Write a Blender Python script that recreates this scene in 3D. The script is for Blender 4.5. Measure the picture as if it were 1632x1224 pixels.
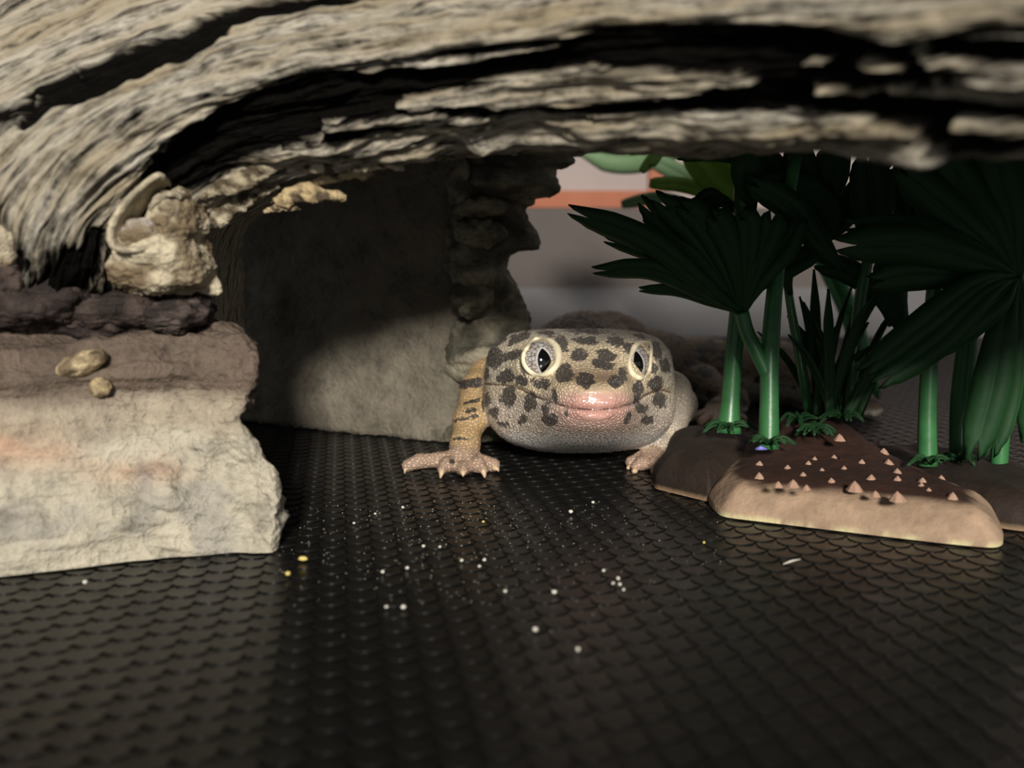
import bpy, math, random
import numpy as np
from mathutils import Vector, Matrix

# ------------------------------------------------------------------ scene
for o in list(bpy.data.objects):
    bpy.data.objects.remove(o)
scene = bpy.context.scene
C = scene.collection
random.seed(7)
RNG = np.random.default_rng(11)

# ------------------------------------------------------------------ camera
FPX = 1500.0            # focal length in pixels of the 1632 x 1224 frame
CAMH = 0.0296           # lens about 3 cm above the mat
PITCH = math.atan((612 - 405) / FPX)
cam_d = bpy.data.cameras.new('camera')
cam = bpy.data.objects.new('camera', cam_d)
C.objects.link(cam)
cam.location = (0, 0, CAMH)
cam.rotation_euler = (math.pi / 2 - PITCH, 0, 0)
cam_d.sensor_width = 36.0
cam_d.lens = FPX * 36.0 / 1632.0
cam_d.clip_start = 0.002
cam_d.clip_end = 20
cam_d.dof.use_dof = True
cam_d.dof.focus_distance = 0.1155
cam_d.dof.aperture_fstop = 29.0
scene.camera = cam

# ------------------------------------------------------------------ world, lights, exposure
world = bpy.data.worlds.new('world')
scene.world = world
world.use_nodes = True
bg = world.node_tree.nodes['Background']
bg.inputs[0].default_value = (0.95, 0.97, 1.0, 1)
bg.inputs[1].default_value = 0.21


def area(name, loc, target, size, power, color):
    d = bpy.data.lights.new(name, 'AREA')
    d.shape = 'DISK'
    d.size = size
    d.energy = power
    d.color = color
    o = bpy.data.objects.new(name, d)
    C.objects.link(o)
    o.location = loc
    v = Vector(target) - Vector(loc)
    o.rotation_euler = v.to_track_quat('-Z', 'Y').to_euler()
    return o


# the photograph's only direct light: the room's light behind and above the camera
area('room_lamp_offscreen', (0.089, -1.621, 0.648), (0.01, 0.12, 0.015), 0.237, 45.4, (1.0, 0.95, 0.87))
scene.view_settings.view_transform = 'Standard'
scene.view_settings.look = 'None'
scene.view_settings.exposure = 0.1
scene.view_settings.gamma = 1.0
scene.view_settings.use_curve_mapping = False

# ------------------------------------------------------------------ pixel <-> space helpers
CP, SP = math.cos(PITCH), math.sin(PITCH)
FWD = np.array([0, CP, -SP]); UP = np.array([0, SP, CP]); RIGHT = np.array([1.0, 0, 0])
CAM = np.array([0, 0, CAMH])


def ray(px, py):
    return (px - 816) / FPX * RIGHT + (612 - py) / FPX * UP + FWD


def P(px, py, D):
    """point on a pixel's ray at depth D (mm along the floor)"""
    r = ray(px, py)
    return CAM + r * (D * 0.001 / r[1])


def G(px, py, z=0.0):
    """point where a pixel's ray meets height z (mm)"""
    r = ray(px, py)
    return CAM + r * ((z * 0.001 - CAMH) / r[2])


def proj(p):
    q = np.asarray(p) - CAM
    x = q @ RIGHT; y = q @ UP; d = q @ FWD
    return 816 + FPX * x / d, 612 - FPX * y / d


def lin(r, g, b):
    f = lambda c: (c / 255 / 12.92) if c / 255 <= 0.04045 else ((c / 255 + 0.055) / 1.055) ** 2.4
    return np.array([f(r), f(g), f(b)])


# ------------------------------------------------------------------ numpy noise
def _hash(ix, iy, iz, seed):
    h = (ix.astype(np.int64) * 374761393 + iy.astype(np.int64) * 668265263 +
         iz.astype(np.int64) * 2147483647 + seed * 1274126177) & 0xFFFFFFFF
    h = ((h ^ (h >> 13)) * 1274126177) & 0xFFFFFFFF
    h = (h ^ (h >> 16)) & 0xFFFFFFFF
    h = ((h * 2246822519) & 0xFFFFFFFF)
    h = (h ^ (h >> 15)) & 0xFFFFFF
    return h / float(0xFFFFFF)


def vnoise(p, seed=0):
    """smooth value noise in -1..1, p (...,3)"""
    p = np.asarray(p, float)
    i = np.floor(p).astype(np.int64)
    f = p - i
    f = f * f * f * (f * (f * 6 - 15) + 10)
    r = 0
    for dx in (0, 1):
        wx = f[..., 0] if dx else 1 - f[..., 0]
        for dy in (0, 1):
            wy = f[..., 1] if dy else 1 - f[..., 1]
            for dz in (0, 1):
                wz = f[..., 2] if dz else 1 - f[..., 2]
                r = r + wx * wy * wz * _hash(i[..., 0] + dx, i[..., 1] + dy, i[..., 2] + dz, seed)
    return r * 2 - 1


def fbm(p, oct=4, seed=0, gain=0.5):
    a, s, t = 1.0, 0.0, 0.0
    p = np.asarray(p, float)
    for k in range(oct):
        s = s + a * vnoise(p, seed + k * 17)
        t += a
        a *= gain
        p = p * 2.03 + 11.7
    return s / t


def worley(p, seed=0):
    """distance to nearest feature point and that point's random value"""
    p = np.asarray(p, float)
    i = np.floor(p).astype(np.int64)
    best = np.full(p.shape[:-1], 9.0)
    val = np.zeros(p.shape[:-1])
    for dx in (-1, 0, 1):
        for dy in (-1, 0, 1):
            for dz in (-1, 0, 1):
                a, b, c = i[..., 0] + dx, i[..., 1] + dy, i[..., 2] + dz
                q = np.stack([a + _hash(a, b, c, seed), b + _hash(a, b, c, seed + 5), c + _hash(a, b, c, seed + 9)], -1)
                d = np.linalg.norm(q - p, axis=-1)
                m = d < best
                best = np.where(m, d, best)
                val = np.where(m, _hash(a, b, c, seed + 21), val)
    return best, val


def smooth(a, b, x):
    t = np.clip((x - a) / (b - a), 0, 1)
    return t * t * (3 - 2 * t)


# ------------------------------------------------------------------ mesh helpers
def mesh_obj(name, verts, faces, mat=None, parent=None, smooth_shade=True, attrs=None, uv=None):
    verts = np.asarray(verts, float)
    me = bpy.data.meshes.new(name)
    if isinstance(faces, np.ndarray):
        n, k = faces.shape
        me.vertices.add(len(verts))
        me.vertices.foreach_set('co', verts.ravel())
        me.loops.add(n * k)
        me.loops.foreach_set('vertex_index', faces.ravel().astype(np.int32))
        me.polygons.add(n)
        me.polygons.foreach_set('loop_start', (np.arange(n) * k).astype(np.int32))
        me.update(calc_edges=True)
    else:
        me.from_pydata(verts.tolist(), [], [list(f) for f in faces])
    me.validate()
    me.polygons.foreach_set('use_smooth', [smooth_shade] * len(me.polygons))
    for an, av in (attrs or {}).items():
        av = np.asarray(av, np.float32)
        if av.ndim == 1:
            at = me.attributes.new(an, 'FLOAT', 'POINT')
            at.data.foreach_set('value', av)
        else:
            at = me.attributes.new(an, 'FLOAT_COLOR', 'POINT')
            at.data.foreach_set('color', np.concatenate([av, np.ones((len(av), 1), np.float32)], 1).ravel())
    me.update()
    if mat:
        me.materials.append(mat)
    o = bpy.data.objects.new(name, me)
    C.objects.link(o)
    if parent:
        attach(o, parent)
    return o


def attach(o, parent):
    o.parent = parent
    o.matrix_parent_inverse = Matrix.Translation(-WORLD_LOC(parent))


def WORLD_LOC(o):
    v = Vector(o.location)
    p = o.parent
    if p:
        v = v + o.matrix_parent_inverse.to_translation() + WORLD_LOC(p)
    return v


def thing(name, label, cat, loc, group=None):
    o = bpy.data.objects.new(name, None)
    C.objects.link(o)
    o.location = tuple(loc)
    o.empty_display_size = 0.005
    return tag(o, label, cat, group)


def tag(o, label, cat, group=None):
    o['label'] = label
    o['category'] = cat
    if group:
        o['group'] = group
    return o


def struct(o, label=None):
    o['kind'] = 'structure'
    if label:
        o['label'] = label
    return o


def grid_faces(n, m, close_m=False, close_n=False):
    a = np.arange(n * m).reshape(n, m)
    if close_m:
        a = np.concatenate([a, a[:, :1]], 1)
    if close_n:
        a = np.concatenate([a, a[:1]], 0)
    return np.stack([a[:-1, :-1], a[1:, :-1], a[1:, 1:], a[:-1, 1:]], -1).reshape(-1, 4)


def grid_normals(g, close_m=False):
    if close_m:
        e = np.concatenate([g[:, -1:], g, g[:, :1]], 1)
        dv = (e[:, 2:] - e[:, :-2])
    else:
        dv = np.gradient(g, axis=1)
    du = np.gradient(g, axis=0)
    n = np.cross(du, dv)
    return n / (np.linalg.norm(n, axis=-1, keepdims=True) + 1e-12)


def catmull(pts, t):
    """Catmull-Rom through pts (n,k) at parameters t in 0..1"""
    pts = np.asarray(pts, float)
    n = len(pts)
    ext = np.concatenate([[2 * pts[0] - pts[1]], pts, [2 * pts[-1] - pts[-2]]])
    x = np.clip(np.asarray(t) * (n - 1), 0, n - 1 - 1e-9)
    i = x.astype(int)
    f = (x - i)[:, None]
    p0, p1, p2, p3 = ext[i], ext[i + 1], ext[i + 2], ext[i + 3]
    return 0.5 * (2 * p1 + (p2 - p0) * f + (2 * p0 - 5 * p1 + 4 * p2 - p3) * f ** 2 + (3 * p1 - p0 - 3 * p2 + p3) * f ** 3)


def frame_tube(path, radii, seg=12, flat=1.0):
    """ring grid (n,seg,3) around a path, radii per point (m)"""
    path = np.asarray(path, float)
    T = np.gradient(path, axis=0)
    T /= np.linalg.norm(T, axis=1, keepdims=True) + 1e-12
    ref = np.array([0.13, 0.97, 0.2])
    A = np.cross(T, ref); A /= np.linalg.norm(A, axis=1, keepdims=True) + 1e-12
    B = np.cross(T, A)
    th = np.linspace(0, 2 * math.pi, seg, endpoint=False)
    r = np.asarray(radii, float)[:, None, None]
    return path[:, None, :] + r * (A[:, None, :] * np.cos(th)[None, :, None] + flat * B[:, None, :] * np.sin(th)[None, :, None])


def tube_obj(name, path, radii, mat, parent, seg=12, flat=1.0, noise=None, attrs=None):
    """closed-ended tube; noise = (amp m, freq 1/m, seed)"""
    g = frame_tube(path, radii, seg, flat)
    n = len(path)
    if noise:
        c = np.asarray(path)[:, None, :]
        d = g - c
        d /= np.linalg.norm(d, axis=-1, keepdims=True) + 1e-12
        g = g + d * (noise[0] * fbm(g * noise[1], 4, noise[2]))[..., None]
    v = g.reshape(-1, 3)
    f = [tuple(q) for q in grid_faces(n, seg, close_m=True)]
    v = np.concatenate([v, [path[0]], [path[-1]]])
    k0, k1 = n * seg, n * seg + 1
    for j in range(seg):
        j2 = (j + 1) % seg
        f.append((k0, j, j2))
        f.append((k1, (n - 1) * seg + j2, (n - 1) * seg + j))
    return mesh_obj(name, v, f, mat, parent)


def sheet(name, g, thick, mat, parent, attrs=None):
    """a grid (n,m,3) given real thickness; attrs = dict of (n,m) arrays"""
    n, m = g.shape[:2]
    N = grid_normals(g)
    v = np.concatenate([(g + N * thick / 2).reshape(-1, 3), (g - N * thick / 2).reshape(-1, 3)])
    f = grid_faces(n, m)
    k = n * m
    fb = f[:, ::-1] + k
    a = np.arange(k).reshape(n, m)
    loop = np.concatenate([a[0, :], a[1:, -1], a[-1, -2::-1], a[-2:0:-1, 0]])
    l2 = np.roll(loop, -1)
    side = np.stack([loop, l2, l2 + k, loop + k], 1)
    at = None
    if attrs:
        at = {q: np.concatenate([w.ravel(), w.ravel()]) for q, w in attrs.items()}
    return mesh_obj(name, v, np.concatenate([f, fb, side]), mat, parent, attrs=at)


# ------------------------------------------------------------------ material helpers
class NT:
    def __init__(self, name, rough=0.6, spec=0.4):
        self.m = bpy.data.materials.new(name)
        self.m.use_nodes = True
        self.t = self.m.node_tree
        self.b = self.t.nodes['Principled BSDF']
        self.b.inputs['Roughness'].default_value = rough
        self.b.inputs['Specular IOR Level'].default_value = spec

    def node(self, typ, **kw):
        n = self.t.nodes.new(typ)
        for k, v in kw.items():
            if hasattr(n, k):
                setattr(n, k, v)
        return n

    def link(self, a, b):
        self.t.links.new(a, b)

    def attr(self, name):
        n = self.node('ShaderNodeAttribute'); n.attribute_name = name
        return n

    def objco(self, scale=(1, 1, 1)):
        c = self.node('ShaderNodeTexCoord')
        mp = self.node('ShaderNodeMapping')
        mp.inputs['Scale'].default_value = scale
        self.link(c.outputs['Object'], mp.inputs[0])
        return mp.outputs[0]

    def noise(self, vec, scale, detail=4, rough=0.55, out=0):
        n = self.node('ShaderNodeTexNoise')
        n.inputs['Scale'].default_value = scale
        n.inputs['Detail'].default_value = detail
        n.inputs['Roughness'].default_value = rough
        if vec is not None:
            self.link(vec, n.inputs['Vector'])
        return n.outputs[out]

    def voronoi(self, vec, scale, feature='F1', out=0):
        n = self.node('ShaderNodeTexVoronoi'); n.feature = feature
        n.inputs['Scale'].default_value = scale
        self.link(vec, n.inputs['Vector'])
        return n.outputs[out]

    def ramp(self, fac, stops):
        n = self.node('ShaderNodeValToRGB')
        e = n.color_ramp.elements
        while len(e) < len(stops):
            e.new(0.5)
        for el, (p, c) in zip(e, stops):
            el.position = p
            if not hasattr(c, '__len__'):
                c = (c, c, c)
            el.color = (*c, 1)
        self.link(fac, n.inputs[0])
        return n.outputs[0]

    def math(self, op, a, b=None, clamp=False):
        n = self.node('ShaderNodeMath'); n.operation = op; n.use_clamp = clamp
        for k, x in enumerate((a, b)):
            if x is None:
                continue
            if isinstance(x, (int, float)):
                n.inputs[k].default_value = x
            else:
                self.link(x, n.inputs[k])
        return n.outputs[0]

    def mix(self, fac, a, b, blend='MIX'):
        n = self.node('ShaderNodeMix'); n.data_type = 'RGBA'; n.blend_type = blend
        for k, x in ((0, fac), (6, a), (7, b)):
            if isinstance(x, (int, float)):
                n.inputs[k].default_value = x
            elif hasattr(x, '__len__'):
                n.inputs[k].default_value = (*x, 1)
            else:
                self.link(x, n.inputs[k])
        return n.outputs[2]

    def color(self, c):
        if hasattr(c, '__len__'):
            self.b.inputs['Base Color'].default_value = (*c, 1)
        else:
            self.link(c, self.b.inputs['Base Color'])

    def bump(self, h, strength, dist):
        n = self.node('ShaderNodeBump')
        n.inputs['Strength'].default_value = strength
        n.inputs['Distance'].default_value = dist
        self.link(h, n.inputs['Height'])
        self.link(n.outputs[0], self.b.inputs['Normal'])
        return n


def plain(name, col, rough=0.6, spec=0.4, var=0.12, scale=300, bump=0.0):
    m = NT(name, rough, spec)
    co = m.objco()
    nz = m.noise(co, scale, 4)
    c0 = np.asarray(col)
    m.color(m.ramp(nz, [(0.3, c0 * (1 - var)), (0.7, np.minimum(c0 * (1 + var), 1))]))
    if bump:
        m.bump(nz, 0.5, bump)
    return m.m


# =================================================================== FLOOR : black mat embossed with fish scales
m = NT('mat_vinyl', 0.34, 0.24)
co = m.objco()
nz = m.noise(co, 900, 4)
m.color(m.ramp(nz, [(0.3, (0.006, 0.0055, 0.005)), (0.75, (0.012, 0.0115, 0.010))]))
m.link(m.ramp(m.noise(co, 240, 3), [(0.3, 0.27), (0.75, 0.42)]), m.b.inputs['Roughness'])
m.bump(nz, 0.25, 0.0001)
MAT_FLOOR = m.m
fx0, fx1, fy0, fy1 = -0.22, 0.40, 0.02, 0.350
floor = mesh_obj('floor', [(fx0, fy0, -0.0006), (fx1, fy0, -0.0006), (fx1, fy1, -0.0006), (fx0, fy1, -0.0006),
                           (fx0, fy0, -0.004), (fx1, fy0, -0.004), (fx1, fy1, -0.004), (fx0, fy1, -0.004)],
                 [(0, 1, 2, 3), (7, 6, 5, 4), (0, 4, 5, 1), (1, 5, 6, 2), (2, 6, 7, 3), (3, 7, 4, 0)], MAT_FLOOR, None, False)
struct(floor, 'black vinyl terrarium mat embossed with fish scales')
WV = np.array([2.92, -1.46]) * 1e-3        # to the next scale in a row
LV = np.array([1.95, 3.90]) * 1e-3         # two rows back
axis_l = LV / np.linalg.norm(LV); axis_w = WV / np.linalg.norm(WV)
sw = np.linalg.norm(WV)
arc = np.linspace(0, math.pi, 9)
tip = np.stack([-np.cos(arc) * sw * 0.47, -np.sin(arc) * 1.75e-3], 1)         # rounded front edge, local (w, l)
top, low = [], []
for a_, (w_, l_) in zip(arc, tip):
    top.append((w_ * 0.98, l_ * 0.98, -0.00012))
    low.append((w_, l_, -0.0007))
back = [(w_ * 0.98, 2.3e-3, -0.00030) for w_, l_ in tip]
mid = [(w_ * 0.6, l_ * 0.4, -0.00016) for w_, l_ in tip]
sv = np.array(top + low + back + mid + top)
sf = []
for j in range(8):
    sf.append((36 + j, 36 + j + 1, 9 + j + 1, 9 + j)[::-1])
    sf.append((j, 27 + j, 27 + j + 1, j + 1)[::-1])
    sf.append((27 + j, 18 + j, 18 + j + 1, 27 + j + 1)[::-1])
sv3 = np.zeros_like(sv)
sv3[:, 0] = sv[:, 0] * axis_w[0] + sv[:, 1] * axis_l[0]
sv3[:, 1] = sv[:, 0] * axis_w[1] + sv[:, 1] * axis_l[1]
sv3[:, 2] = sv[:, 2]
centres = []
o0 = G(1200, 905)[:2]
for i in range(-160, 160):
    for j in range(-160, 160):
        c = o0 + i * WV + j * LV
        for k in (0, 1):
            q = c + k * (WV + LV) / 2
            if fx0 + .004 < q[0] < fx1 - .004 and 0.03 < q[1] < fy1 - .006:
                x_, y_ = proj(np.array([q[0], q[1], 0]))
                if -420 < x_ < 2150 and y_ < 1500:
                    centres.append((q[1], q[0]))
centres.sort()
vis = [(x, y) for y, x in centres]
sme = None
big = [c for c in vis if (lambda a: -10 < a[0] < 1642 and a[1] < 1232)(proj(np.array([c[0], c[1], 0])))][:300]
bigset = set(big)
for (x, y) in big:
    if sme is None:
        so = mesh_obj('scale', sv3, sf, MAT_FLOOR, None)
        sme = so.data
    else:
        so = bpy.data.objects.new('scale', sme)
        C.objects.link(so)
    so.parent = floor
    so.location = (x, y, 0)
rest = np.array([c for c in vis if c not in bigset])
nsv = len(sv3)
RV = (sv3[None] + np.concatenate([rest, np.zeros((len(rest), 1))], 1)[:, None, :]).reshape(-1, 3)
RF = (np.array(sf)[None] + (np.arange(len(rest)) * nsv)[:, None, None]).reshape(-1, 4)
so = mesh_obj('scale_field', RV, RF, MAT_FLOOR, floor)
so['kind'] = 'stuff'

# =================================================================== BACK OF THE TANK
M_PALE = plain('pale_panel', lin(152, 138, 133), 0.6, 0.3, 0.04, 60)
M_MID = plain('taupe_panel', lin(80, 72, 68), 0.6, 0.3, 0.06, 60)
M_LOW = plain('grey_plinth', lin(92, 90, 91), 0.5, 0.4, 0.06, 80)
M_ORANGE = plain('orange_wood', lin(150, 80, 44), 0.5, 0.3, 0.10, 120)


def box(name, x0, x1, y0, y1, z0, z1, mat, parent=None):
    v = [(x, y, z) for x in (x0, x1) for y in (y0, y1) for z in (z0, z1)]
    f = [(0, 1, 3, 2), (4, 6, 7, 5), (0, 4, 5, 1), (2, 3, 7, 6), (0, 2, 6, 4), (1, 5, 7, 3)]
    return mesh_obj(name, v, f, mat, parent, False)


DB = 345.0
zof = lambda py: P(816, py, DB)[2]
xof = lambda px: P(px, 400, DB)[0]
yb = DB * 0.001
struct(box('wall_back', fx0, fx1, yb + 0.003, yb + 0.010, -0.004, 0.20, M_PALE), 'pale mauve rear panel of the terrarium')
struct(box('trim_1', fx0, fx1, yb - 0.0005, yb + 0.0035, 0.010, zof(331), M_MID), 'taupe panel under the orange rail at the back')
struct(box('trim_2', fx0, fx1, yb - 0.004, yb + 0.0035, -0.002, zof(458), M_LOW), 'grey plinth along the foot of the rear panel')
struct(box('trim_3', fx0, xof(1052), yb - 0.001, yb + 0.0035, zof(331), zof(304), M_ORANGE), 'orange wooden rail across the rear panel')
struct(box('trim_4', xof(1032), xof(1054), yb - 0.0005, yb + 0.0035, zof(304), 0.20, M_ORANGE), 'orange wooden upright on the rear panel')
# =================================================================== DRIFTWOOD HIDE
hide = thing('driftwood_hide', 'resin driftwood arch hide with pale stone foot, arching over the gecko', 'reptile hide', (-0.045, 0.105, 0.0))


def wood_material(name, pale, tan, dark, rough=0.55):
    m = NT(name, rough, 0.35)
    uvx = m.attr('gu'); uvv = m.attr('gv')
    cmb = m.node('ShaderNodeCombineXYZ')
    m.link(m.math('MULTIPLY', uvx.outputs['Fac'], 0.075), cmb.inputs[0])
    m.link(uvv.outputs['Fac'], cmb.inputs[1])
    fine = m.noise(cmb.outputs[0], 2.1, 7, 0.68)
    broad = m.noise(cmb.outputs[0], 0.55, 4, 0.6)
    spk = m.noise(m.objco(), 700, 5, 0.6)
    p = m.attr('pale').outputs['Fac']
    k = m.math('ADD', m.math('MULTIPLY', p, 0.85), 0.15)
    nz_ = m.math('MULTIPLY', m.math('SUBTRACT', fine, 0.5), 4.2)
    nz_ = m.math('ADD', nz_, m.math('MULTIPLY', m.math('SUBTRACT', broad, 0.5), 0.9))
    nz_ = m.math('ADD', nz_, m.math('MULTIPLY', m.math('SUBTRACT', spk, 0.5), 1.0))
    s = m.math('ADD', p, m.math('MULTIPLY', nz_, k))
    tint = m.mix(m.ramp(broad, [(0.35, 0.0), (0.65, 1.0)]), pale, tan)
    mask = m.ramp(s, [(0.26, 0.0), (0.60, 0.36), (1.05, 1.0)])
    m.color(m.mix(mask, dark, tint))
    m.link(m.math('ADD', m.math('MULTIPLY', mask, 0.4), 0.04), m.b.inputs['Specular IOR Level'])
    m.bump(m.math('ADD', m.math('MULTIPLY', fine, 1.0), m.math('MULTIPLY', spk, 0.5)), 0.9, 0.0006)
    return m.m


M_WOOD = wood_material('driftwood_paint', lin(188, 181, 166), lin(156, 142, 116), lin(13, 11, 9))


def stone_material(name, lo=0.5, hi=1.2, bmp=0.0009):
    m = NT(name, 0.75, 0.3)
    c = m.attr('col').outputs['Color']
    co = m.objco()
    n1 = m.noise(co, 260, 6, 0.65)
    n2 = m.noise(co, 1400, 4, 0.6)
    k = m.ramp(m.math('ADD', m.math('MULTIPLY', n1, 0.7), m.math('MULTIPLY', n2, 0.3)), [(0.34, lo), (0.5, 0.95), (0.68, hi)])
    m.color(m.mix(1.0, c, k, 'MULTIPLY'))
    m.bump(m.math('ADD', n1, m.math('MULTIPLY', n2, 0.6)), 1.0, bmp)
    return m.m


M_STONE = stone_material('painted_stone')
M_RESIN = stone_material('moulded_resin', 0.8, 1.1, 0.00022)

# ---- arch : grain lines (px, py, depth mm), from the left leg up and over to the right
LINES = [
    [(-420, 590, 120), (-420, 300, 118), (-330, 60, 116), (-100, -160, 116), (300, -300, 116), (800, -360, 114), (1300, -370, 112), (1900, -370, 108), (2500, -370, 106)],
    [(-260, 590, 98), (-250, 330, 97), (-150, 100, 96), (80, -70, 97), (450, -160, 96), (900, -190, 89.1), (1350, -200, 74.4), (1900, -200, 60), (2500, -200, 58)],
    [(-120, 600, 97), (-100, 360, 89), (-10, 215, 88), (200, 105, 88), (480, 20, 88), (900, -30, 81.1), (1350, -50, 66.4), (1900, -60, 51), (2500, -60, 49)],
    [(10, 600, 97), (50, 420, 87.5), (105, 290, 86), (240, 180, 85), (420, 105, 85), (700, 60, 80.6), (1150, 20, 68.3), (1900, -10, 48), (2500, -10, 46)],
    [(90, 600, 99), (120, 430, 88), (165, 325, 87), (300, 215, 87), (480, 150, 86), (750, 105, 81), (1200, 85, 67.7), (1900, 80, 49), (2500, 80, 47)],
    [(150, 600, 101), (170, 440, 91), (205, 345, 90), (340, 250, 89.5), (530, 200, 87.6), (780, 165, 82.6), (1220, 150, 69), (1900, 150, 51), (2500, 150, 49)],
    [(215, 600, 103), (240, 450, 96), (290, 355, 96), (410, 285, 95), (600, 245, 91.8), (820, 222, 87.1), (1240, 222, 72.5), (1900, 230, 54), (2500, 230, 52)],
    [(300, 590, 106), (310, 450, 106), (338, 372, 107), (450, 306, 107), (620, 262, 105.5), (850, 241, 101.7), (1260, 238, 90.1), (1900, 238, 74), (2500, 238, 72)],
    [(345, 590, 132), (345, 440, 132), (355, 330, 134), (470, 250, 136), (640, 205, 138), (870, 180, 138), (1280, 160, 138), (1900, 160, 134), (2500, 160, 132)],
]
NU, NV = 760, 330
tu = np.linspace(0, 1, NU)
lines3 = [catmull([(*P(*q), q[0], q[1]) for q in L], tu) for L in LINES]      # NU x 5 each
lines3.append(lines3[0])                                                       # close the log
A = np.array(lines3)                                                           # nl, NU, 5
nl = len(A)
# finer rows on the visible front (lines 1..7)
vk = np.concatenate([np.linspace(0, 1, 20, endpoint=False), np.linspace(1, 7, 270, endpoint=False), np.linspace(7, 9, 40, endpoint=False)]) / (nl - 1)
NV = len(vk)
Gd = np.zeros((NU, NV, 5))
ext = np.concatenate([A[-2:-1], A, A[1:2]])                                    # periodic end tangents
x = vk * (nl - 1); ii = x.astype(int); ff = (x - ii)[:, None, None]
p0, p1, p2, p3 = ext[ii], ext[ii + 1], ext[ii + 2], ext[ii + 3]
Gd = (0.5 * (2 * p1 + (p2 - p0) * ff + (2 * p0 - 5 * p1 + 4 * p2 - p3) * ff ** 2 + (3 * p1 - p0 - 3 * p2 + p3) * ff ** 3)).transpose(1, 0, 2)
pos = Gd[..., :3]; PX = Gd[..., 3]; PY = Gd[..., 4]
# arc-length coordinates in mm along and across the grain
gu = np.concatenate([np.zeros((1, NV)), np.cumsum(np.linalg.norm(np.diff(pos, axis=0), axis=-1), 0)], 0) * 1000
gv = np.concatenate([np.zeros((NU, 1)), np.cumsum(np.linalg.norm(np.diff(pos, axis=1), axis=-1), 1)], 1) * 1000
gu = gu.mean(1, keepdims=True) * 0.7 + gu * 0.3
gv = gv.mean(0, keepdims=True) * 0.93 + gv * 0.07 + 0.35 * fbm(np.stack([gu / 18, gv / 6, 0 * gu], -1), 2, 6)


def stroke(pts, X, Y):
    """signed distance-ish (1 inside .. 0 outside) to a tapered stroke in grain chart coordinates; pts = (x, y, halfwidth)"""
    best = np.full(X.shape, -9.0)
    for (x0, y0, w0), (x1, y1, w1) in zip(pts[:-1], pts[1:]):
        dx, dy = x1 - x0, y1 - y0
        t = np.clip(((X - x0) * dx + (Y - y0) * dy) / (dx * dx + dy * dy), 0, 1)
        d = np.hypot(X - x0 - t * dx, Y - y0 - t * dy)
        best = np.maximum(best, 1 - d / (w0 + (w1 - w0) * t))
    return best


DARKS = [
    [(-60, 235, 5), (55, 165, 7), (125, 128, 5)],
    [(30, 205, 6), (90, 170, 12), (147, 143, 16), (235, 103, 17), (323, 62, 15), (368, 40, 14), (478, 15, 12), (600, -2, 12), (780, -14, 10), (1000, -30, 10)],
    [(205, 345, 14), (230, 312, 24), (300, 245, 42), (404, 192, 46), (500, 165, 40), (600, 145, 32), (700, 124, 24), (800, 104, 18), (900, 88, 18), (960, 74, 28), (1150, 72, 30), (1340, 76, 32), (1480, 96, 34), (1632, 78, 18), (1800, 70, 20)],
    [(560, 168, 8), (700, 165, 8), (900, 166, 10), (1100, 158, 16), (1230, 142, 40), (1340, 140, 44), (1430, 150, 42), (1560, 190, 24), (1800, 195, 26)],
    [(520, 212, 6), (640, 195, 5), (800, 182, 6), (950, 172, 8)],
    [(430, 130, 4), (560, 98, 4), (760, 70, 4), (930, 62, 4)],
    [(1330, 45, 7), (1420, 62, 8), (1500, 60, 7), (1620, 40, 6), (1800, 44, 8)],
    [(1480, 115, 10), (1560, 128, 9), (1660, 130, 9), (1800, 120, 10)],
    [(60, 600, 40), (80, 500, 40), (120, 430, 26), (160, 380, 14)],
    [(-60, 560, 60), (-30, 460, 40), (20, 420, 16)],
]
PALES = [
    [(640, 160, 7), (720, 148, 14), (790, 134, 14), (870, 118, 9), (960, 99, 5)],
    [(853, 153, 8), (960, 146, 10), (1068, 136, 9), (1106, 112, 10), (1160, 118, 8), (1207, 121, 5)],
    [(600, 183, 8), (700, 180, 10), (790, 181, 5)],
    [(560, 232, 5), (600, 222, 10), (758, 202, 11), (885, 192, 14), (1043, 198, 15), (1169, 196, 14), (1296, 180, 13), (1454, 196, 9), (1505, 203, 4)],
    [(940, 228, 3), (975, 227, 5), (1000, 225, 3)],
    [(1310, 95, 5), (1345, 95, 7)], [(1420, 130, 5), (1500, 150, 9), (1632, 163, 10), (1800, 165, 10)],
    [(1505, 62, 8), (1520, 92, 9), (1632, 104, 9), (1800, 106, 10)], [(1320, 132, 5), (1400, 136, 8)],
    [(1410, 95, 5), (1470, 100, 6)], [(1560, 190, 5), (1632, 196, 8), (1760, 196, 8)],
    [(640, 252, 3), (690, 248, 4), (740, 246, 3)], [(455, 228, 3), (500, 222, 4), (520, 218, 3)],
    [(258, 245, 4), (280, 222, 5)], [(220, 265, 3), (236, 258, 3)], [(520, 196, 3), (580, 184, 5), (620, 176, 3)],
]
wob = 9 * fbm(np.stack([gu / 9, gv / 1.6, 0 * gu], -1), 4, 3)
XX = PX + 30 * fbm(np.stack([gu / 10, gv / 0.45, 0 * gu + 4], -1), 3, 8)
YY = PY + wob
pale = np.full(PX.shape, 0.86)
for s in DARKS:
    k = stroke(s, XX, YY)
    pale = np.minimum(pale, 0.86 - 0.84 * smooth(-0.40, 0.12, k))
for s in PALES:
    k = stroke(s, XX, YY)
    pale = np.maximum(pale, 0.80 * smooth(-0.25, 0.45, k))
row = (vk * (nl - 1))[None, :] * np.ones((NU, 1))
brown = smooth(290, 430, PY) * (PX < 280)                # leg sinks into dark brown paint
pale = pale * (1 - 0.8 * brown * (0.6 + 0.4 * vnoise(np.stack([gu / 2.5, gv / 1.0, 0 * gu], -1), 31)))
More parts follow.
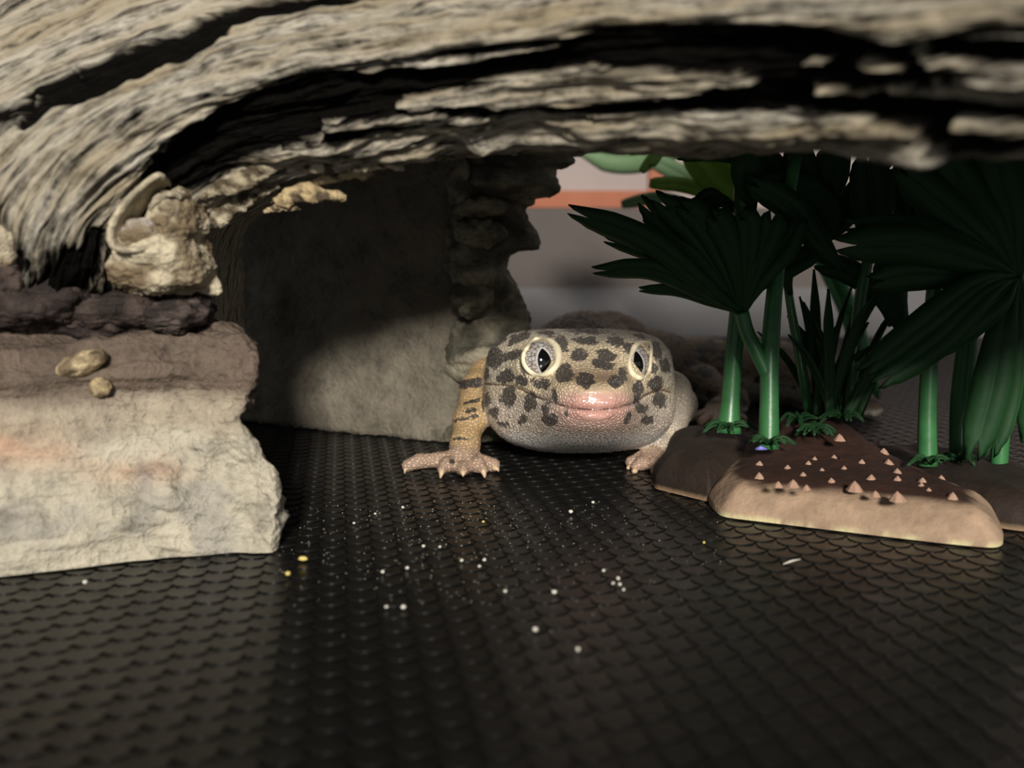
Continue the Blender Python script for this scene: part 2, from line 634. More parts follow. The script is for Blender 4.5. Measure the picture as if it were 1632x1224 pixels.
# relief : long fibres, torn ridges, dark bands sunk
fib = fbm(np.stack([gu / 13.0, gv / 0.75, 0 * gu], -1), 5, 12, 0.62)
rid = 1 - np.abs(fbm(np.stack([gu / 12.0, gv / 1.8, 0 * gu + 9], -1), 4, 41)) * 2
lump = fbm(np.stack([gu / 6.0, gv / 3.5, 0 * gu + 2], -1), 4, 55)
rough_leg = fbm(np.stack([gu / 1.6, gv / 0.9, 0 * gu], -1), 4, 77)
hgt = 1.5 * (pale * (1 - smooth(5.8, 6.4, row)) - 0.5) + 1.25 * fib + 0.6 * rid + 0.7 * lump + 0.4 * brown * rough_leg
Nn = grid_normals(pos, close_m=True)
# outward = away from the log's own axis
axis_pt = pos.mean(1, keepdims=True)
flip = np.sign(np.sum(Nn * (pos - axis_pt), -1).mean())
pos2 = pos + Nn * flip * (hgt * 0.001)[..., None]
vv = pos2.reshape(-1, 3)
ff_ = grid_faces(NU, NV, close_m=True)
vv = np.concatenate([vv, pos2[0].mean(0)[None], pos2[-1].mean(0)[None]])
_j = np.arange(NV); _k = np.roll(_j, -1)
_e = (NU - 1) * NV
caps = [(NU * NV, int(b), int(a)) for a, b in zip(_j, _k)] + [(NU * NV + 1, int(_e + a), int(_e + b)) for a, b in zip(_j, _k)]
if flip < 0:
    ff_ = ff_[:, ::-1]
two = lambda q: np.concatenate([q.ravel(), [0.3, 0.3]])
arch = mesh_obj('arch', vv, [tuple(q) for q in ff_.tolist()] + caps, M_WOOD, hide, attrs={'pale': two(pale), 'gu': two(gu), 'gv': two(gv)})
arch['label'] = 'grey driftwood arch with torn pale ridges and black grooves'

# ---- stone foot
prof = np.array([(300, 520), (345, 532), (385, 545), (402, 575), (399, 620), (385, 648), (362, 674), (376, 695), (400, 730), (425, 772), (432, 800), (430, 850), (428, 880)], float)
cornerD = 94.0
zx = np.array([P(a, b, cornerD + (2 if b < 660 else 0)) for a, b in prof])
zr, xr = zx[::-1, 2], zx[::-1, 0]
zr = zr - zr[0]
zmax = 0.0238
NZ, NT_ = 170, 300
zz = np.linspace(0, 1, NZ) * zmax
Xc, Yc = -0.060, 0.108
xs = np.interp(zz, zr, xr)
th = np.linspace(0, 2 * math.pi, NT_, endpoint=False)
g = np.zeros((NZ, NT_, 3))
fb = np.interp(zz, [0, .005, .012, .016, .018, .021, .0238], [0.0290, .0288, .0268, .0256, .0262, .0245, .018])
for k in range(NZ):
    a_ = (xs[k] - Xc) * 1.05
    c_, s_ = np.cos(th), np.sin(th)
    e = 2 / 8.0
    X = np.sign(c_) * np.abs(c_) ** e * np.where(c_ > 0, a_, 0.045)
    Y = np.sign(s_) * np.abs(s_) ** e * np.where(s_ < 0, fb[k], 0.016)
    Y = Y + np.where(s_ < 0, 1, 0) * (X * 0.40) * np.abs(s_)
    X = X - np.where(c_ > 0, 1, 0) * np.maximum(Yc + Y - 0.0925, 0) * 0.42
    g[k] = np.stack([Xc + X, Yc + Y, np.full_like(X, zz[k])], 1)
N = grid_normals(g, close_m=True)
cc = g.mean(1, keepdims=True)
fl = np.sign(np.sum(N * (g - cc), -1).mean())
mm_ = g * 1000
strata = fbm(mm_ * np.array([0.05, 0.05, 0.75]), 4, 5)
big_ = fbm(mm_ / 7.0, 4, 9)
fin = fbm(mm_ / 1.7, 5, 19, 0.6)
zmm = zz[:, None] * 1000 * np.ones((1, NT_))
chip = np.maximum(fbm(mm_ / np.array([5., 5., 3.5]), 3, 63) - 0.18, 0)
d = 1.2 * big_ + 0.62 * fin + 0.7 * strata * smooth(8, 14, zmm) + 2.6 * chip * (1 - smooth(9, 12, zmm))
edge = np.minimum(1, zmm / 1.0)
d = d * (0.45 + 0.55 * edge)
g2 = g + N * fl * (d * 0.001)[..., None]
g2[..., 2] = np.maximum(g2[..., 2], 0)
g2[0, :, 2] = 0
pale_c = lin(182, 174, 155); orange_c = lin(184, 142, 114); brown_c = lin(106, 92, 80); grey_c = lin(140, 136, 130)
zq = zmm + 1.6 * big_ + 0.8 * fin
col = np.ones(g.shape) * pale_c
wgt = lambda q: q[..., None]
fpx, fpy = proj(g2.reshape(-1, 3))
fpx = fpx.reshape(zmm.shape) + 14 * big_; fpy = fpy.reshape(zmm.shape) + 14 * fin
st = np.exp(-(((fpx - 45) / 85) ** 4 + ((fpy - 712) / 34) ** 2)) + 0.7 * np.exp(-(((fpx - 215) / 80) ** 4 + ((fpy - 752) / 20) ** 2))
st = np.clip(st * (0.75 + 0.6 * fin), 0, 1) * (g2[..., 1] < 0.1)
col = col * (1 - wgt(0.85 * st)) + orange_c * wgt(0.85 * st)
gr = smooth(0.05, 0.4, fbm(mm_ / 5, 4, 91)) * 0.6
col = col * (1 - wgt(gr)) + grey_c * wgt(gr)
tn = smooth(11.5, 13.5, zq)
col = col * (1 - wgt(0.7 * tn)) + lin(158, 144, 124) * wgt(0.7 * tn)
br = smooth(14.6, 17.2, zq)
col = col * (1 - wgt(br)) + brown_c * wgt(br)
v = np.concatenate([g2.reshape(-1, 3), [(Xc, Yc, zmax + 0.0008)]])
f = [tuple(q) for q in (grid_faces(NZ, NT_, close_m=True) if fl > 0 else grid_faces(NZ, NT_, close_m=True)[:, ::-1])]
tp = NZ * NT_
for j in range(NT_):
    f.append((tp, (NZ - 1) * NT_ + j, (NZ - 1) * NT_ + (j + 1) % NT_))
colv = np.concatenate([col.reshape(-1, 3), [brown_c]])
foot = mesh_obj('stone_foot', v, f, M_STONE, hide, attrs={'col': colv})
foot['label'] = 'pale stone foot with orange stain and brown ledge'


def lump_obj(name, c, radii, seed, amp, freq, colr, colr2=None, rot=0.0, lean=None, nseg=90, parent=None, power=1.0):
    """noise-carved stone lump; c in m, radii mm, amp mm, freq 1/mm"""
    n, mm2 = nseg, nseg
    ph = np.linspace(0.02, math.pi - 0.02, n)
    t2 = np.linspace(0, 2 * math.pi, mm2, endpoint=False)
    PH, TH = np.meshgrid(ph, t2, indexing='ij')
    sg = lambda q, e: np.sign(q) * np.abs(q) ** e
    q = np.stack([sg(np.sin(PH), power) * sg(np.cos(TH), power) * radii[0], sg(np.sin(PH), power) * sg(np.sin(TH), power) * radii[1], sg(np.cos(PH), power) * radii[2]], -1)
    cr, sr = math.cos(rot), math.sin(rot)
    q = np.stack([q[..., 0] * cr - q[..., 2] * sr, q[..., 1], q[..., 0] * sr + q[..., 2] * cr], -1)
    w = q + np.asarray(c) * 1000
    nrm = q / (np.linalg.norm(q, axis=-1, keepdims=True) + 1e-9)
    nz = fbm(w * freq, 5, seed, 0.6)
    w = w + nrm * (amp * nz)[..., None]
    nn = smooth(-0.3, 0.35, fbm(w * freq * 0.8, 4, seed + 3))
    cl = np.asarray(colr) * nn[..., None] + np.asarray(colr if colr2 is None else colr2) * (1 - nn[..., None])
    v = w.reshape(-1, 3) * 0.001
    f = [tuple(k) for k in grid_faces(n, mm2, close_m=True)]
    f.append(tuple(range(mm2))[::-1])
    f.append(tuple(range((n - 1) * mm2, n * mm2)))
    return mesh_obj(name, v, f, M_STONE, parent or hide, attrs={'col': cl.reshape(-1, 3)})


bone = lin(194, 182, 156); bone_d = lin(120, 104, 80); soil = lin(74, 62, 56); soil_d = lin(44, 36, 33)
# brown recess block between leg and foot, and its nodules
lump_obj('stem_rock', P(110, 495, 100), (15, 9, 4.6), 4, 2.2, 0.32, soil, soil_d, nseg=130)
lump_obj('ledge_rock', P(170, 492, 95), (8, 5, 2.2), 14, 1.2, 0.55, soil, soil_d)
lump_obj('ledge_rock', P(280, 498, 95), (3.6, 4, 1.9), 15, 1.1, 0.6, lin(96, 84, 78), soil_d)
lump_obj('ledge_rock', P(40, 480, 91), (6, 4, 2.6), 16, 1.3, 0.5, soil, soil_d)
# pale knob right of the leg
lump_obj('knob', P(258, 415, 93), (4.6, 5.0, 3.2), 22, 1.1, 0.5, bone, bone_d, nseg=130, power=0.8)
lump_obj('knob', P(284, 350, 92), (2.6, 4.0, 2.9), 24, 0.9, 0.7, bone, bone_d, nseg=110)
lump_obj('knob', P(222, 372, 90), (2.3, 2.5, 1.5), 26, 0.5, 0.8, lin(176, 168, 160), bone_d)
lump_obj('knob', P(8, 375, 89), (2.2, 2.6, 3.2), 28, 0.7, 0.7, bone, bone_d)
lump_obj('knob', P(5, 455, 90), (3.6, 3.0, 2.6), 29, 1.0, 0.6, soil, soil_d)
lump_obj('knob', P(130, 580, 89.6), (2.6, 1.8, 1.1), 30, 0.35, 0.8, lin(196, 176, 140), bone_d, rot=0.35)
lump_obj('knob', P(160, 618, 89.9), (1.0, 1.0, 0.9), 31, 0.3, 1.2, lin(180, 160, 124), bone_d)
lump_obj('knob', P(380, 610, 96), (1.7, 2.6, 3.2), 33, 0.7, 0.7, lin(128, 114, 102), soil)
# spur pointing right at the throat of the leg
sp = catmull([P(300, 430, 96), P(322, 442, 95), P(340, 456, 94.6), P(351, 468, 94.4)], np.linspace(0, 1, 24))
o = tube_obj('spur', sp, np.interp(np.linspace(0, 1, 24), [0, .5, .85, 1], [.0014, .0013, .0007, .0002]), None, hide, 14, 0.8, (0.0004, 900, 3))
o.data.attributes.new('col', 'FLOAT_COLOR', 'POINT').data.foreach_set('color', np.tile([*bone, 1], len(o.data.vertices)))
o.data.materials.append(M_STONE)


def ribbon(name, pts, width, thick, colr, seed, n=60, m_=8, jit=0.25):
    """curled bark sheet: a traced rim swept back in depth by width (mm)"""
    path = catmull([P(*q) for q in pts], np.linspace(0, 1, n))
    g = np.zeros((n, m_, 3))
    for k in range(m_):
        t = k / (m_ - 1)
        c = path.mean(0)
        g[:, k] = path + (c - path) * (0.22 * t) + np.array([0, width * 0.001 * t, 0])
    g += (fbm(g * 1000 * 0.7, 4, seed) * jit * 0.001)[..., None]
    cn = smooth(-0.4, 0.3, fbm(g * 900, 4, seed + 2))
    cl = np.asarray(colr) * (0.6 + 0.4 * cn[..., None])
    ob = sheet(name, g, thick * 0.001, M_STONE, hide)
    a = np.concatenate([cl.reshape(-1, 3)] * 2)
    at = ob.data.attributes.new('col', 'FLOAT_COLOR', 'POINT')
    at.data.foreach_set('color', np.concatenate([a, np.ones((len(a), 1))], 1).astype(np.float32).ravel())
    return ob


ribbon('bark_curl', [(262, 282, 88), (250, 279, 87.5), (232, 290, 87), (205, 315, 86.6), (182, 345, 86.4), (173, 372, 86.4), (178, 392, 86.6), (195, 400, 87), (228, 396, 87.4), (254, 386, 88)], 5, 0.42, bone, 61)
ribbon('bark_curl', [(240, 340, 88.6), (243, 326, 88.2), (258, 313, 88.1), (276, 309, 88.3), (290, 314, 88.8)], 3, 0.45, bone, 63, 30)


def flake(pts, radii_px, seed, colr=bone, flat=0.55):
    n = 70
    path = catmull([P(*q) for q in pts], np.linspace(0, 1, n))
    r = np.interp(np.linspace(0, 1, n), np.linspace(0, 1, len(radii_px)), radii_px) * 0.092 / 1500
    g = frame_tube(path, r, 22, flat)
    c = path[:, None, :]
    d_ = g - c
    d_ /= np.linalg.norm(d_, axis=-1, keepdims=True) + 1e-12
    g = g + d_ * (0.0008 * fbm(g * 700, 5, seed, 0.6) * np.minimum(1, r[:, None] / 0.0006))[..., None]
    cn = smooth(-0.35, 0.15, fbm(g * 800, 4, seed + 2))[..., None]
    cl = np.asarray(colr) * cn + bone_d * 0.45 * (1 - cn)
    v = np.concatenate([g.reshape(-1, 3), [path[0]], [path[-1]]])
    f = [tuple(q) for q in grid_faces(n, 22, close_m=True)]
    for j in range(22):
        f.append((n * 22, j, (j + 1) % 22)); f.append((n * 22 + 1, (n - 1) * 22 + (j + 1) % 22, (n - 1) * 22 + j))
    cl = np.concatenate([cl.reshape(-1, 3), [colr], [colr]])
    return mesh_obj('bark_flake', v, f, M_STONE, hide, attrs={'col': cl})


flake([(322, 366, 95), (345, 350, 94.6), (375, 330, 94.4), (410, 312, 94.2), (445, 296, 94.4)], [4, 13, 15, 14, 4], 101)
flake([(300, 318, 92.5), (340, 305, 92), (390, 285, 91.6), (430, 262, 91.4), (470, 258, 91.6)], [3, 10, 16, 15, 4], 103, lin(170, 158, 132))
flake([(455, 272, 92.6), (500, 263, 92.2), (550, 262, 92), (600, 262, 91.8), (645, 268, 92)], [3, 11, 12, 11, 5], 105)
flake([(430, 322, 96), (455, 315, 95.2), (490, 306, 95), (525, 312, 95), (552, 315, 95.2)], [4, 14, 16, 10, 3], 107, lin(190, 168, 128))
flake([(420, 338, 96.5), (440, 330, 96), (465, 331, 96), (480, 334, 96.3)], [3, 9, 7, 2], 109, lin(180, 160, 126))
flake([(480, 296, 95), (530, 284, 94.4), (570, 278, 94.2), (615, 283, 94.6)], [3, 7, 7, 3], 111, lin(190, 170, 132))
flake([(600, 266, 91), (640, 258, 91), (668, 254, 91), (692, 252, 91.2)], [3, 8, 7, 2], 113)

# ---- rear inner wall of the hide (dark shell) and the stepped pillar
M_SHELL = stone_material('shell_paint')
nI, nJ = 90, 110
cols_px = np.linspace(250, 800, nJ)
g = np.zeros((nI, nJ, 3))
for j, px in enumerate(cols_px):
    yf = np.interp(px, [250, 400, 560, 715, 800], [655, 672, 690, 703, 705])
    b = G(px, yf)
    D0 = b[1]
    for i in range(nI):
        t = i / (nI - 1)
        if t < 0.72:
            q = t / 0.72
            z = 0.052 * q
            g[i, j] = (b[0] * (1 - 0.02 * q), D0 + 0.004 * math.sin(q * 2.4), z)
        else:
            q = (t - 0.72) / 0.28
            a = q * math.pi / 2
            g[i, j] = (b[0], D0 - (D0 - 0.118) * math.sin(a) * 1.0, 0.052 + 0.012 * (1 - math.cos(a)))
g += (0.0009 * fbm(g * 140, 4, 201) + 0.0002 * fbm(g * 900, 3, 203))[..., None] * np.array([0.3, 1, 0.3])
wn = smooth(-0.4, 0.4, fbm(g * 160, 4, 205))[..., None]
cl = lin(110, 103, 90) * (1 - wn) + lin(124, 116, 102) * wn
ob = sheet('inner_wall', g, 0.0022, M_SHELL, hide)
a = np.concatenate([cl.reshape(-1, 3)] * 2)
ob.data.attributes.new('col', 'FLOAT_COLOR', 'POINT').data.foreach_set('color', np.concatenate([a, np.ones((len(a), 1))], 1).astype(np.float32).ravel())
ob['label'] = 'dark grey-brown inner shell of the hide'
lump_obj('knob', G(586, 684) + np.array([0, 0.001, 0.0018]), (1.0, 1.0, 2.6), 210, 0.4, 0.8, lin(214, 206, 190), bone_d, nseg=40)  # pale lump modelled in place of a reflection-like spot on the wall
lump_obj('knob', G(545, 688) + np.array([0, 0.001, 0.0010]), (0.8, 0.8, 1.2), 212, 0.3, 0.8, lin(190, 176, 150), bone_d, nseg=30)

PR = np.array([(930, 150), (925, 225), (917, 238), (916, 262), (890, 270), (886, 280), (887, 300), (872, 308), (850, 312), (849, 325), (838, 329), (836, 342), (840, 354), (853, 372), (860, 388), (858, 397), (830, 399), (812, 406), (805, 416), (806, 430), (814, 446), (825, 462), (832, 480), (846, 500), (850, 530), (852, 600), (850, 700)], float)
nY, nS = 240, 64
ys = np.linspace(150, 703, nY)
g = np.zeros((nY, nS, 3))
for i, y in enumerate(ys):
    R = np.interp(y, PR[:, 1], PR[:, 0])
    Lx = np.interp(y, [150, 240, 330, 420, 520, 620, 703], [690, 705, 712, 708, 714, 700, 690])
    bulge = 5 + 2.2 * math.sin(y / 21.0) * smooth(250, 320, y) + 2.0 * vnoise(np.array([y / 26.0, 0, 0]), 7)
    for k in range(nS):
        a = k / (nS - 1) * 2 * math.pi
        c_ = -math.cos(a); s_ = math.sin(a)
        px = (Lx + R) / 2 + (R - Lx) / 2 * np.sign(c_) * abs(c_) ** 0.8
        D = 153 - (bulge + 2) * s_ if s_ > 0 else 153 - 5 * s_
        g[i, k] = P(px, y, D)
g[..., 2] = np.maximum(g[..., 2], 0)
N = grid_normals(g, close_m=True)
fl = np.sign(np.sum(N * (g - g.mean(1, keepdims=True)), -1).mean())
g = g + N * fl * ((0.0012 * fbm(g * 1000 * np.array([.14, .14, .35]), 4, 221) + 0.0004 * fbm(g * 900, 3, 223)))[..., None]
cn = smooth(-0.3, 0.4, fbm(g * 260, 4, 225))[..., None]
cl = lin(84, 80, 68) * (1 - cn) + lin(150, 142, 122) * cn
pf = grid_faces(nY, nS, close_m=True)
pil = mesh_obj('stepped_pillar', g.reshape(-1, 3), pf if fl > 0 else pf[:, ::-1], M_SHELL, hide, attrs={'col': cl.reshape(-1, 3)})
pil['label'] = 'dark rear pillar with stepped jagged ledges'
for q, r_, sd in (((735, 300, 147), (2.0, 2.2, 5.0), 231), ((765, 372, 146), (4.2, 2.6, 2.2), 233), ((770, 330, 146), (4.6, 2.4, 1.6), 235), ((752, 470, 146), (3.4, 2.4, 3.0), 237), ((742, 498, 145), (1.4, 1.4, 1.1), 239), ((820, 290, 148), (4.2, 2.6, 2.0), 240)):
    lump_obj('pillar_ledge', P(*q), r_, sd, 0.9, 0.5, lin(148, 140, 120), lin(84, 80, 68), nseg=50)
# =================================================================== GECKO
gecko = thing('gecko', 'spotted leopard gecko standing under the driftwood arch, smiling face forward', 'gecko', (0.012, 0.150, 0.0))
TIP = P(948, 638, 112.5)
yaw = math.radians(6.0)
vr = TIP - CAM; vr /= np.linalg.norm(vr)
HB = np.array([vr[0] * math.cos(yaw) - vr[1] * math.sin(yaw), vr[0] * math.sin(yaw) + vr[1] * math.cos(yaw), vr[2]])   # backwards along the head
HR = np.cross(HB, [0, 0, 1]); HR /= np.linalg.norm(HR)
HU = np.cross(HR, HB)

S_ = np.array([0, .6, 1.5, 3, 5, 7, 9, 12, 15, 18, 21, 24, 27, 31, 36, 42.])
W_ = np.array([2.0, 3.3, 4.3, 5.2, 6.2, 7.0, 7.9, 9.6, 11.3, 12.7, 13.5, 13.5, 12.6, 10.6, 9.2, 8.5])
T_ = np.array([0.9, 1.6, 2.2, 2.9, 4.0, 4.9, 5.8, 7.3, 8.5, 9.5, 10.2, 10.4, 10.1, 9.3, 8.4, 8.0])
B_ = np.array([-2.0, -2.9, -3.5, -4.1, -4.8, -5.4, -5.9, -6.5, -7.0, -7.3, -7.5, -7.5, -7.3, -6.6, -6.0, -6.0])
sd_ = np.linspace(0, 42, 420)


def sm(y):
    k = np.exp(-np.linspace(-2.5, 2.5, 31) ** 2); k /= k.sum()
    q = np.interp(sd_, S_, y)
    return np.convolve(np.pad(q, 15, mode='edge'), k, 'valid')


Wd, Td, Bd = sm(W_), sm(T_), sm(B_)


def head_local(p):
    q = (p - TIP) * 1000
    return q @ HR, q @ HB, q @ HU


def bump_at(x, s, z, c, r, amp):
    return amp * np.exp(-((x - c[0]) ** 2 + (s - c[1]) ** 2 + (z - c[2]) ** 2) / (r * r))


EYES = [(-6.15, 9.6, 5.0), (6.0, 12.5, 4.9)]
ER = 2.75
EOUT = []
for v_ in ((-0.30, -0.95, 0.05), (0.42, -0.90, 0.05)):
    v_ = np.array(v_); EOUT.append(v_ / np.linalg.norm(v_))
NOSTR = []


def head_sdf(p):
    x, s, z = head_local(p)
    sc = np.clip(s, 0, 42)
    w = np.interp(sc, sd_, Wd); t = np.interp(sc, sd_, Td); b = np.interp(sc, sd_, Bd)
    zc = b + (t - b) * 0.56
    ht = np.where(z > zc, t - zc, zc - b)
    e = np.where(z > zc, 3.7, 2.7)
    q = ((np.abs(x) / w) ** e + (np.abs(z - zc) / ht) ** e + 1e-9) ** (1 / e)
    d = (q - 1) * np.minimum(w, ht)
    out = np.maximum(np.maximum(-s, s - 40), 0)
    d = np.where(out > 0, np.hypot(np.maximum(d, 0), out), d)
    for sx in (-1, 1):
        ex = EYES[0 if sx < 0 else 1]
        d -= bump_at(x, s, z, ex, 4.3, 1.0)                              # brow and orbit swell
        d -= bump_at(x, s, z, (sx * 3.9, 11.5, 8.3), 2.6, 0.6)           # brow ridge
        d -= bump_at(x, s, z, (sx * 2.5, 1.6, 1.9), 1.3, 0.35)           # nostril swell
        d += bump_at(x, s, z, (sx * 5.8, 5.6, 2.8), 2.2, 0.55)           # hollow before the eye
        d -= bump_at(x, s, z, (sx * 11.0, 17, -3.0), 5.0, 0.8)           # jowl
    d -= bump_at(x, s, z, (0, 1.0, 0.2), 2.2, 0.25)
    d += bump_at(x, s, z, (0, 11, 8.6), 2.4, 0.45)                       # dip between the brows
    for nx_, ns_, nz_ in NOSTR:
        d += bump_at(x, s, z, (nx_, ns_, nz_), 0.55, 0.75)
    for ex, od in zip(EYES, EOUT):                                       # eye openings
        vx, vs, vz = x - ex[0], s - ex[1], z - ex[2]
        t_ = np.clip(vx * od[0] + vs * od[1] + vz * od[2], 0, 6)
        od_d = np.sqrt((vx - t_ * od[0]) ** 2 + (vs - t_ * od[1]) ** 2 + (vz - t_ * od[2]) ** 2) - 1.95
        d = np.maximum(d, -od_d)
    for ex in EYES:                                                      # eye sockets
        ed = np.sqrt((x - ex[0]) ** 2 + (s - ex[1]) ** 2 + (z - ex[2]) ** 2) - (ER + 0.05)
        d = np.maximum(d, -ed)
    return d


for _a, _b in ((935, 607), (981, 609)):
    _r = ray(_a, _b)
    _d = np.linspace(108, 130, 300)
    _p = CAM + _r[None] * (_d * 0.001 / _r[1])[:, None]
    NOSTR.append([float(q) for q in head_local(_p[np.argmax(head_sdf(_p) < 0)])])


def cap(p, a, b, ra, rb):
    a = np.asarray(a) * 1000; b = np.asarray(b) * 1000
    pm = p * 1000
    ab = b - a
    t = np.clip(((pm - a) @ ab) / (ab @ ab), 0, 1)
    return np.linalg.norm(pm - a - t[..., None] * ab, axis=-1) - (ra + (rb - ra) * t)


def smin(a, b, k):
    h = np.clip(0.5 + 0.5 * (b - a) / k, 0, 1)
    return b + (a - b) * h - k * h * (1 - h)


def chain(p, pts, k=1.0):
    d = None
    for (a, ra), (b, rb) in zip(pts[:-1], pts[1:]):
        c = cap(p, a, b, ra, rb)
        d = c if d is None else smin(d, c, k)
    return d


def hp(x, s, z):
    return TIP + (HR * x + HB * s + HU * z) * 0.001


def fl(p, z):
    q = np.array(p); q[2] = z * 0.001
    return q


SPINE = [(hp(0, 30, 1.0), 8.2), (P(920, 592, 158), 8.8), (P(930, 590, 170), 9.2), (P(968, 600, 183), 8.8), (P(1045, 628, 191), 6.6), (P(1120, 634, 192), 5.8), (P(1235, 636, 188), 5.8), (P(1320, 650, 178), 4.6), (P(1390, 672, 170), 1.6)]
SPINE = [(q if q[2] > (r + 0.2) * 0.001 else fl(q, r + 0.2), r) for q, r in SPINE]
wristL = P(738, 722, 128.5)
ARM_L = [(P(835, 600, 150), 4.2), (P(778, 605, 143), 3.1), (P(762, 622, 139), 2.55), (P(748, 672, 133), 2.15), (P(741, 708, 129.5), 1.9), (P(738, 730, 127.5), 2.0)]
TOES_L = [
    [(P(732, 731, 127), 1.35), (P(700, 733, 126), 1.05), (P(668, 735, 125.5), 1.0), (P(650, 742, 125), 0.85)],
    [(P(728, 738, 126.5), 1.35), (P(712, 741, 124.5), 1.0), (P(704, 749, 123.2), 0.62)],
    [(P(738, 739, 126.5), 1.3), (P(738, 747, 124.3), 0.95), (P(738, 750, 123.3), 0.7)],
    [(P(748, 738, 126.5), 1.35), (P(762, 741, 124.8), 1.05), (P(771, 749, 123.6), 0.6)],
    [(P(748, 733, 127.5), 1.3), (P(772, 738, 127.5), 1.05), (P(786, 745, 127), 1.0)],
]
ARM_R = [(P(1000, 610, 150), 4.2), (P(1068, 625, 147), 3.1), (P(1082, 645, 143), 2.6), (P(1064, 690, 137), 2.2), (P(1048, 722, 133), 1.9), (P(1040, 737, 131), 1.8)]
TOES_R = [
    [(P(1038, 735, 131), 1.3), (P(1020, 740, 130), 1.0), (P(1005, 746, 129.5), 0.8)],
    [(P(1036, 739, 130.5), 1.3), (P(1022, 747, 128), 0.95), (P(1012, 752, 127.2), 0.6)],
    [(P(1042, 741, 130), 1.2), (P(1042, 750, 127.5), 0.9), (P(1042, 755, 126.5), 0.6)],
    [(P(1048, 740, 130), 1.2), (P(1060, 748, 128), 0.9), (P(1068, 752, 127.5), 0.6)],
    [(P(1048, 736, 132), 1.2), (P(1068, 738, 132.5), 0.95), (P(1080, 742, 132), 0.8)],
]
hipf = fl(P(1120, 620, 182), 1.4)
LEG_H = [(P(1090, 622, 196), 5.0), (P(1120, 612, 180), 3.4), (P(1170, 640, 172), 2.4), (fl(P(1140, 670, 168), 1.9), 1.8)]
TOES_H = [[(fl(P(1140, 670, 168), 1.6), 1.3), (fl(P(1140 + a, 680, 166 - b), 1.0), 0.9), (fl(P(1140 + 2 * a, 690, 165 - 2 * b), 0.8), 0.7)] for a, b in ((-22, 0), (-12, 2), (0, 2.5), (12, 2), (22, 0.5))]


def gecko_sdf(p):
    d = head_sdf(p)
    d = smin(d, chain(p, SPINE, 3.0), 3.0)
    for arm, toes in ((ARM_L, TOES_L), (ARM_R, TOES_R), (LEG_H, TOES_H)):
        a = chain(p, arm, 1.2)
        tt = None
        for t in toes:
            c = chain(p, [(q if q[2] > r * 0.0008 else fl(q, r * 0.8), r) for q, r in t], 0.35)
            tt = c if tt is None else smin(tt, c, 0.35)
        a = smin(a, tt, 0.9)
        d = smin(d, a, 1.4)
    return d


def mesh_sdf(fn, lo, hi, h, block=12, far=0.9):
    n = np.ceil((np.asarray(hi) - lo) / h / block).astype(int)
    shape = n * block + 1
    F = np.full(shape, 9.0, np.float32)
    bi = np.stack(np.meshgrid(*[np.arange(k) for k in n], indexing='ij'), -1).reshape(-1, 3)
    cen = lo + (bi + 0.5) * block * h
    dc = fn(cen)
    rad = block * h * 1000 * 0.87
    sel = np.abs(dc) < rad * 1.15 + far
    ins = (~sel) & (dc < 0)
    for b in bi[ins]:
        F[b[0] * block:(b[0] + 1) * block + 1, b[1] * block:(b[1] + 1) * block + 1, b[2] * block:(b[2] + 1) * block + 1] = -9
    loc = np.stack(np.meshgrid(*[np.arange(block + 1)] * 3, indexing='ij'), -1).reshape(-1, 3)
    for b in bi[sel]:
        v = fn(lo + (b * block + loc) * h).reshape(block + 1, block + 1, block + 1)
        F[b[0] * block:(b[0] + 1) * block + 1, b[1] * block:(b[1] + 1) * block + 1, b[2] * block:(b[2] + 1) * block + 1] = v
    sg = F < 0
    c8 = [(i, j, k) for i in (0, 1) for j in (0, 1) for k in (0, 1)]
    nx, ny, nz = F.shape
    sl = lambda A, o: A[o[0]:nx - 1 + o[0], o[1]:ny - 1 + o[1], o[2]:nz - 1 + o[2]]
    cnt = sum(sl(sg, o).astype(np.int8) for o in c8)
    act = (cnt > 0) & (cnt < 8)
    idx = np.argwhere(act)
    vals = np.stack([F[idx[:, 0] + o[0], idx[:, 1] + o[1], idx[:, 2] + o[2]] for o in c8], 1)
    acc = np.zeros((len(idx), 3)); num = np.zeros(len(idx))
    for a in range(8):
        for b in range(a + 1, 8):
            if sum(abs(c8[a][q] - c8[b][q]) for q in range(3)) != 1:
                continue
            va, vb = vals[:, a], vals[:, b]
            m_ = (va < 0) != (vb < 0)
            t = np.where(m_, va / (va - vb + 1e-12), 0)[:, None]
            pt = np.array(c8[a]) + t * (np.array(c8[b]) - np.array(c8[a]))
            acc += np.where(m_[:, None], pt, 0); num += m_
    V = lo + (idx + acc / num[:, None]) * h
    vid = np.full(act.shape, -1, np.int64)
    vid[tuple(idx.T)] = np.arange(len(idx))
    faces = []
    for ax in range(3):
        A = [slice(1, -1)] * 3; B = [slice(1, -1)] * 3
        A[ax] = slice(0, -1); B[ax] = slice(1, None)
        s0, s1 = sg[tuple(A)], sg[tuple(B)]
        e = np.argwhere(s0 != s1)
        flip = s0[tuple(e.T)]
        base = e.copy()
        u, w = (ax + 1) % 3, (ax + 2) % 3
        base[:, u] += 1; base[:, w] += 1
        q = []
        for du, dw in ((-1, -1), (0, -1), (0, 0), (-1, 0)):
            b = base.copy(); b[:, u] += du; b[:, w] += dw
            q.append(vid[tuple(b.T)])
        q = np.stack(q, 1)
        q[~flip] = q[~flip][:, ::-1]
        faces.append(q)
    Fc = np.concatenate(faces)
    Fc = Fc[(Fc >= 0).all(1)]
    return V, Fc


def vert_normals(V, F):
    n = np.cross(V[F[:, 2]] - V[F[:, 0]], V[F[:, 3]] - V[F[:, 1]])
    out = np.zeros_like(V)
    for k in range(4):
        for a in range(3):
            out[:, a] += np.bincount(F[:, k], n[:, a], len(V))
    return out / (np.linalg.norm(out, axis=1, keepdims=True) + 1e-15)


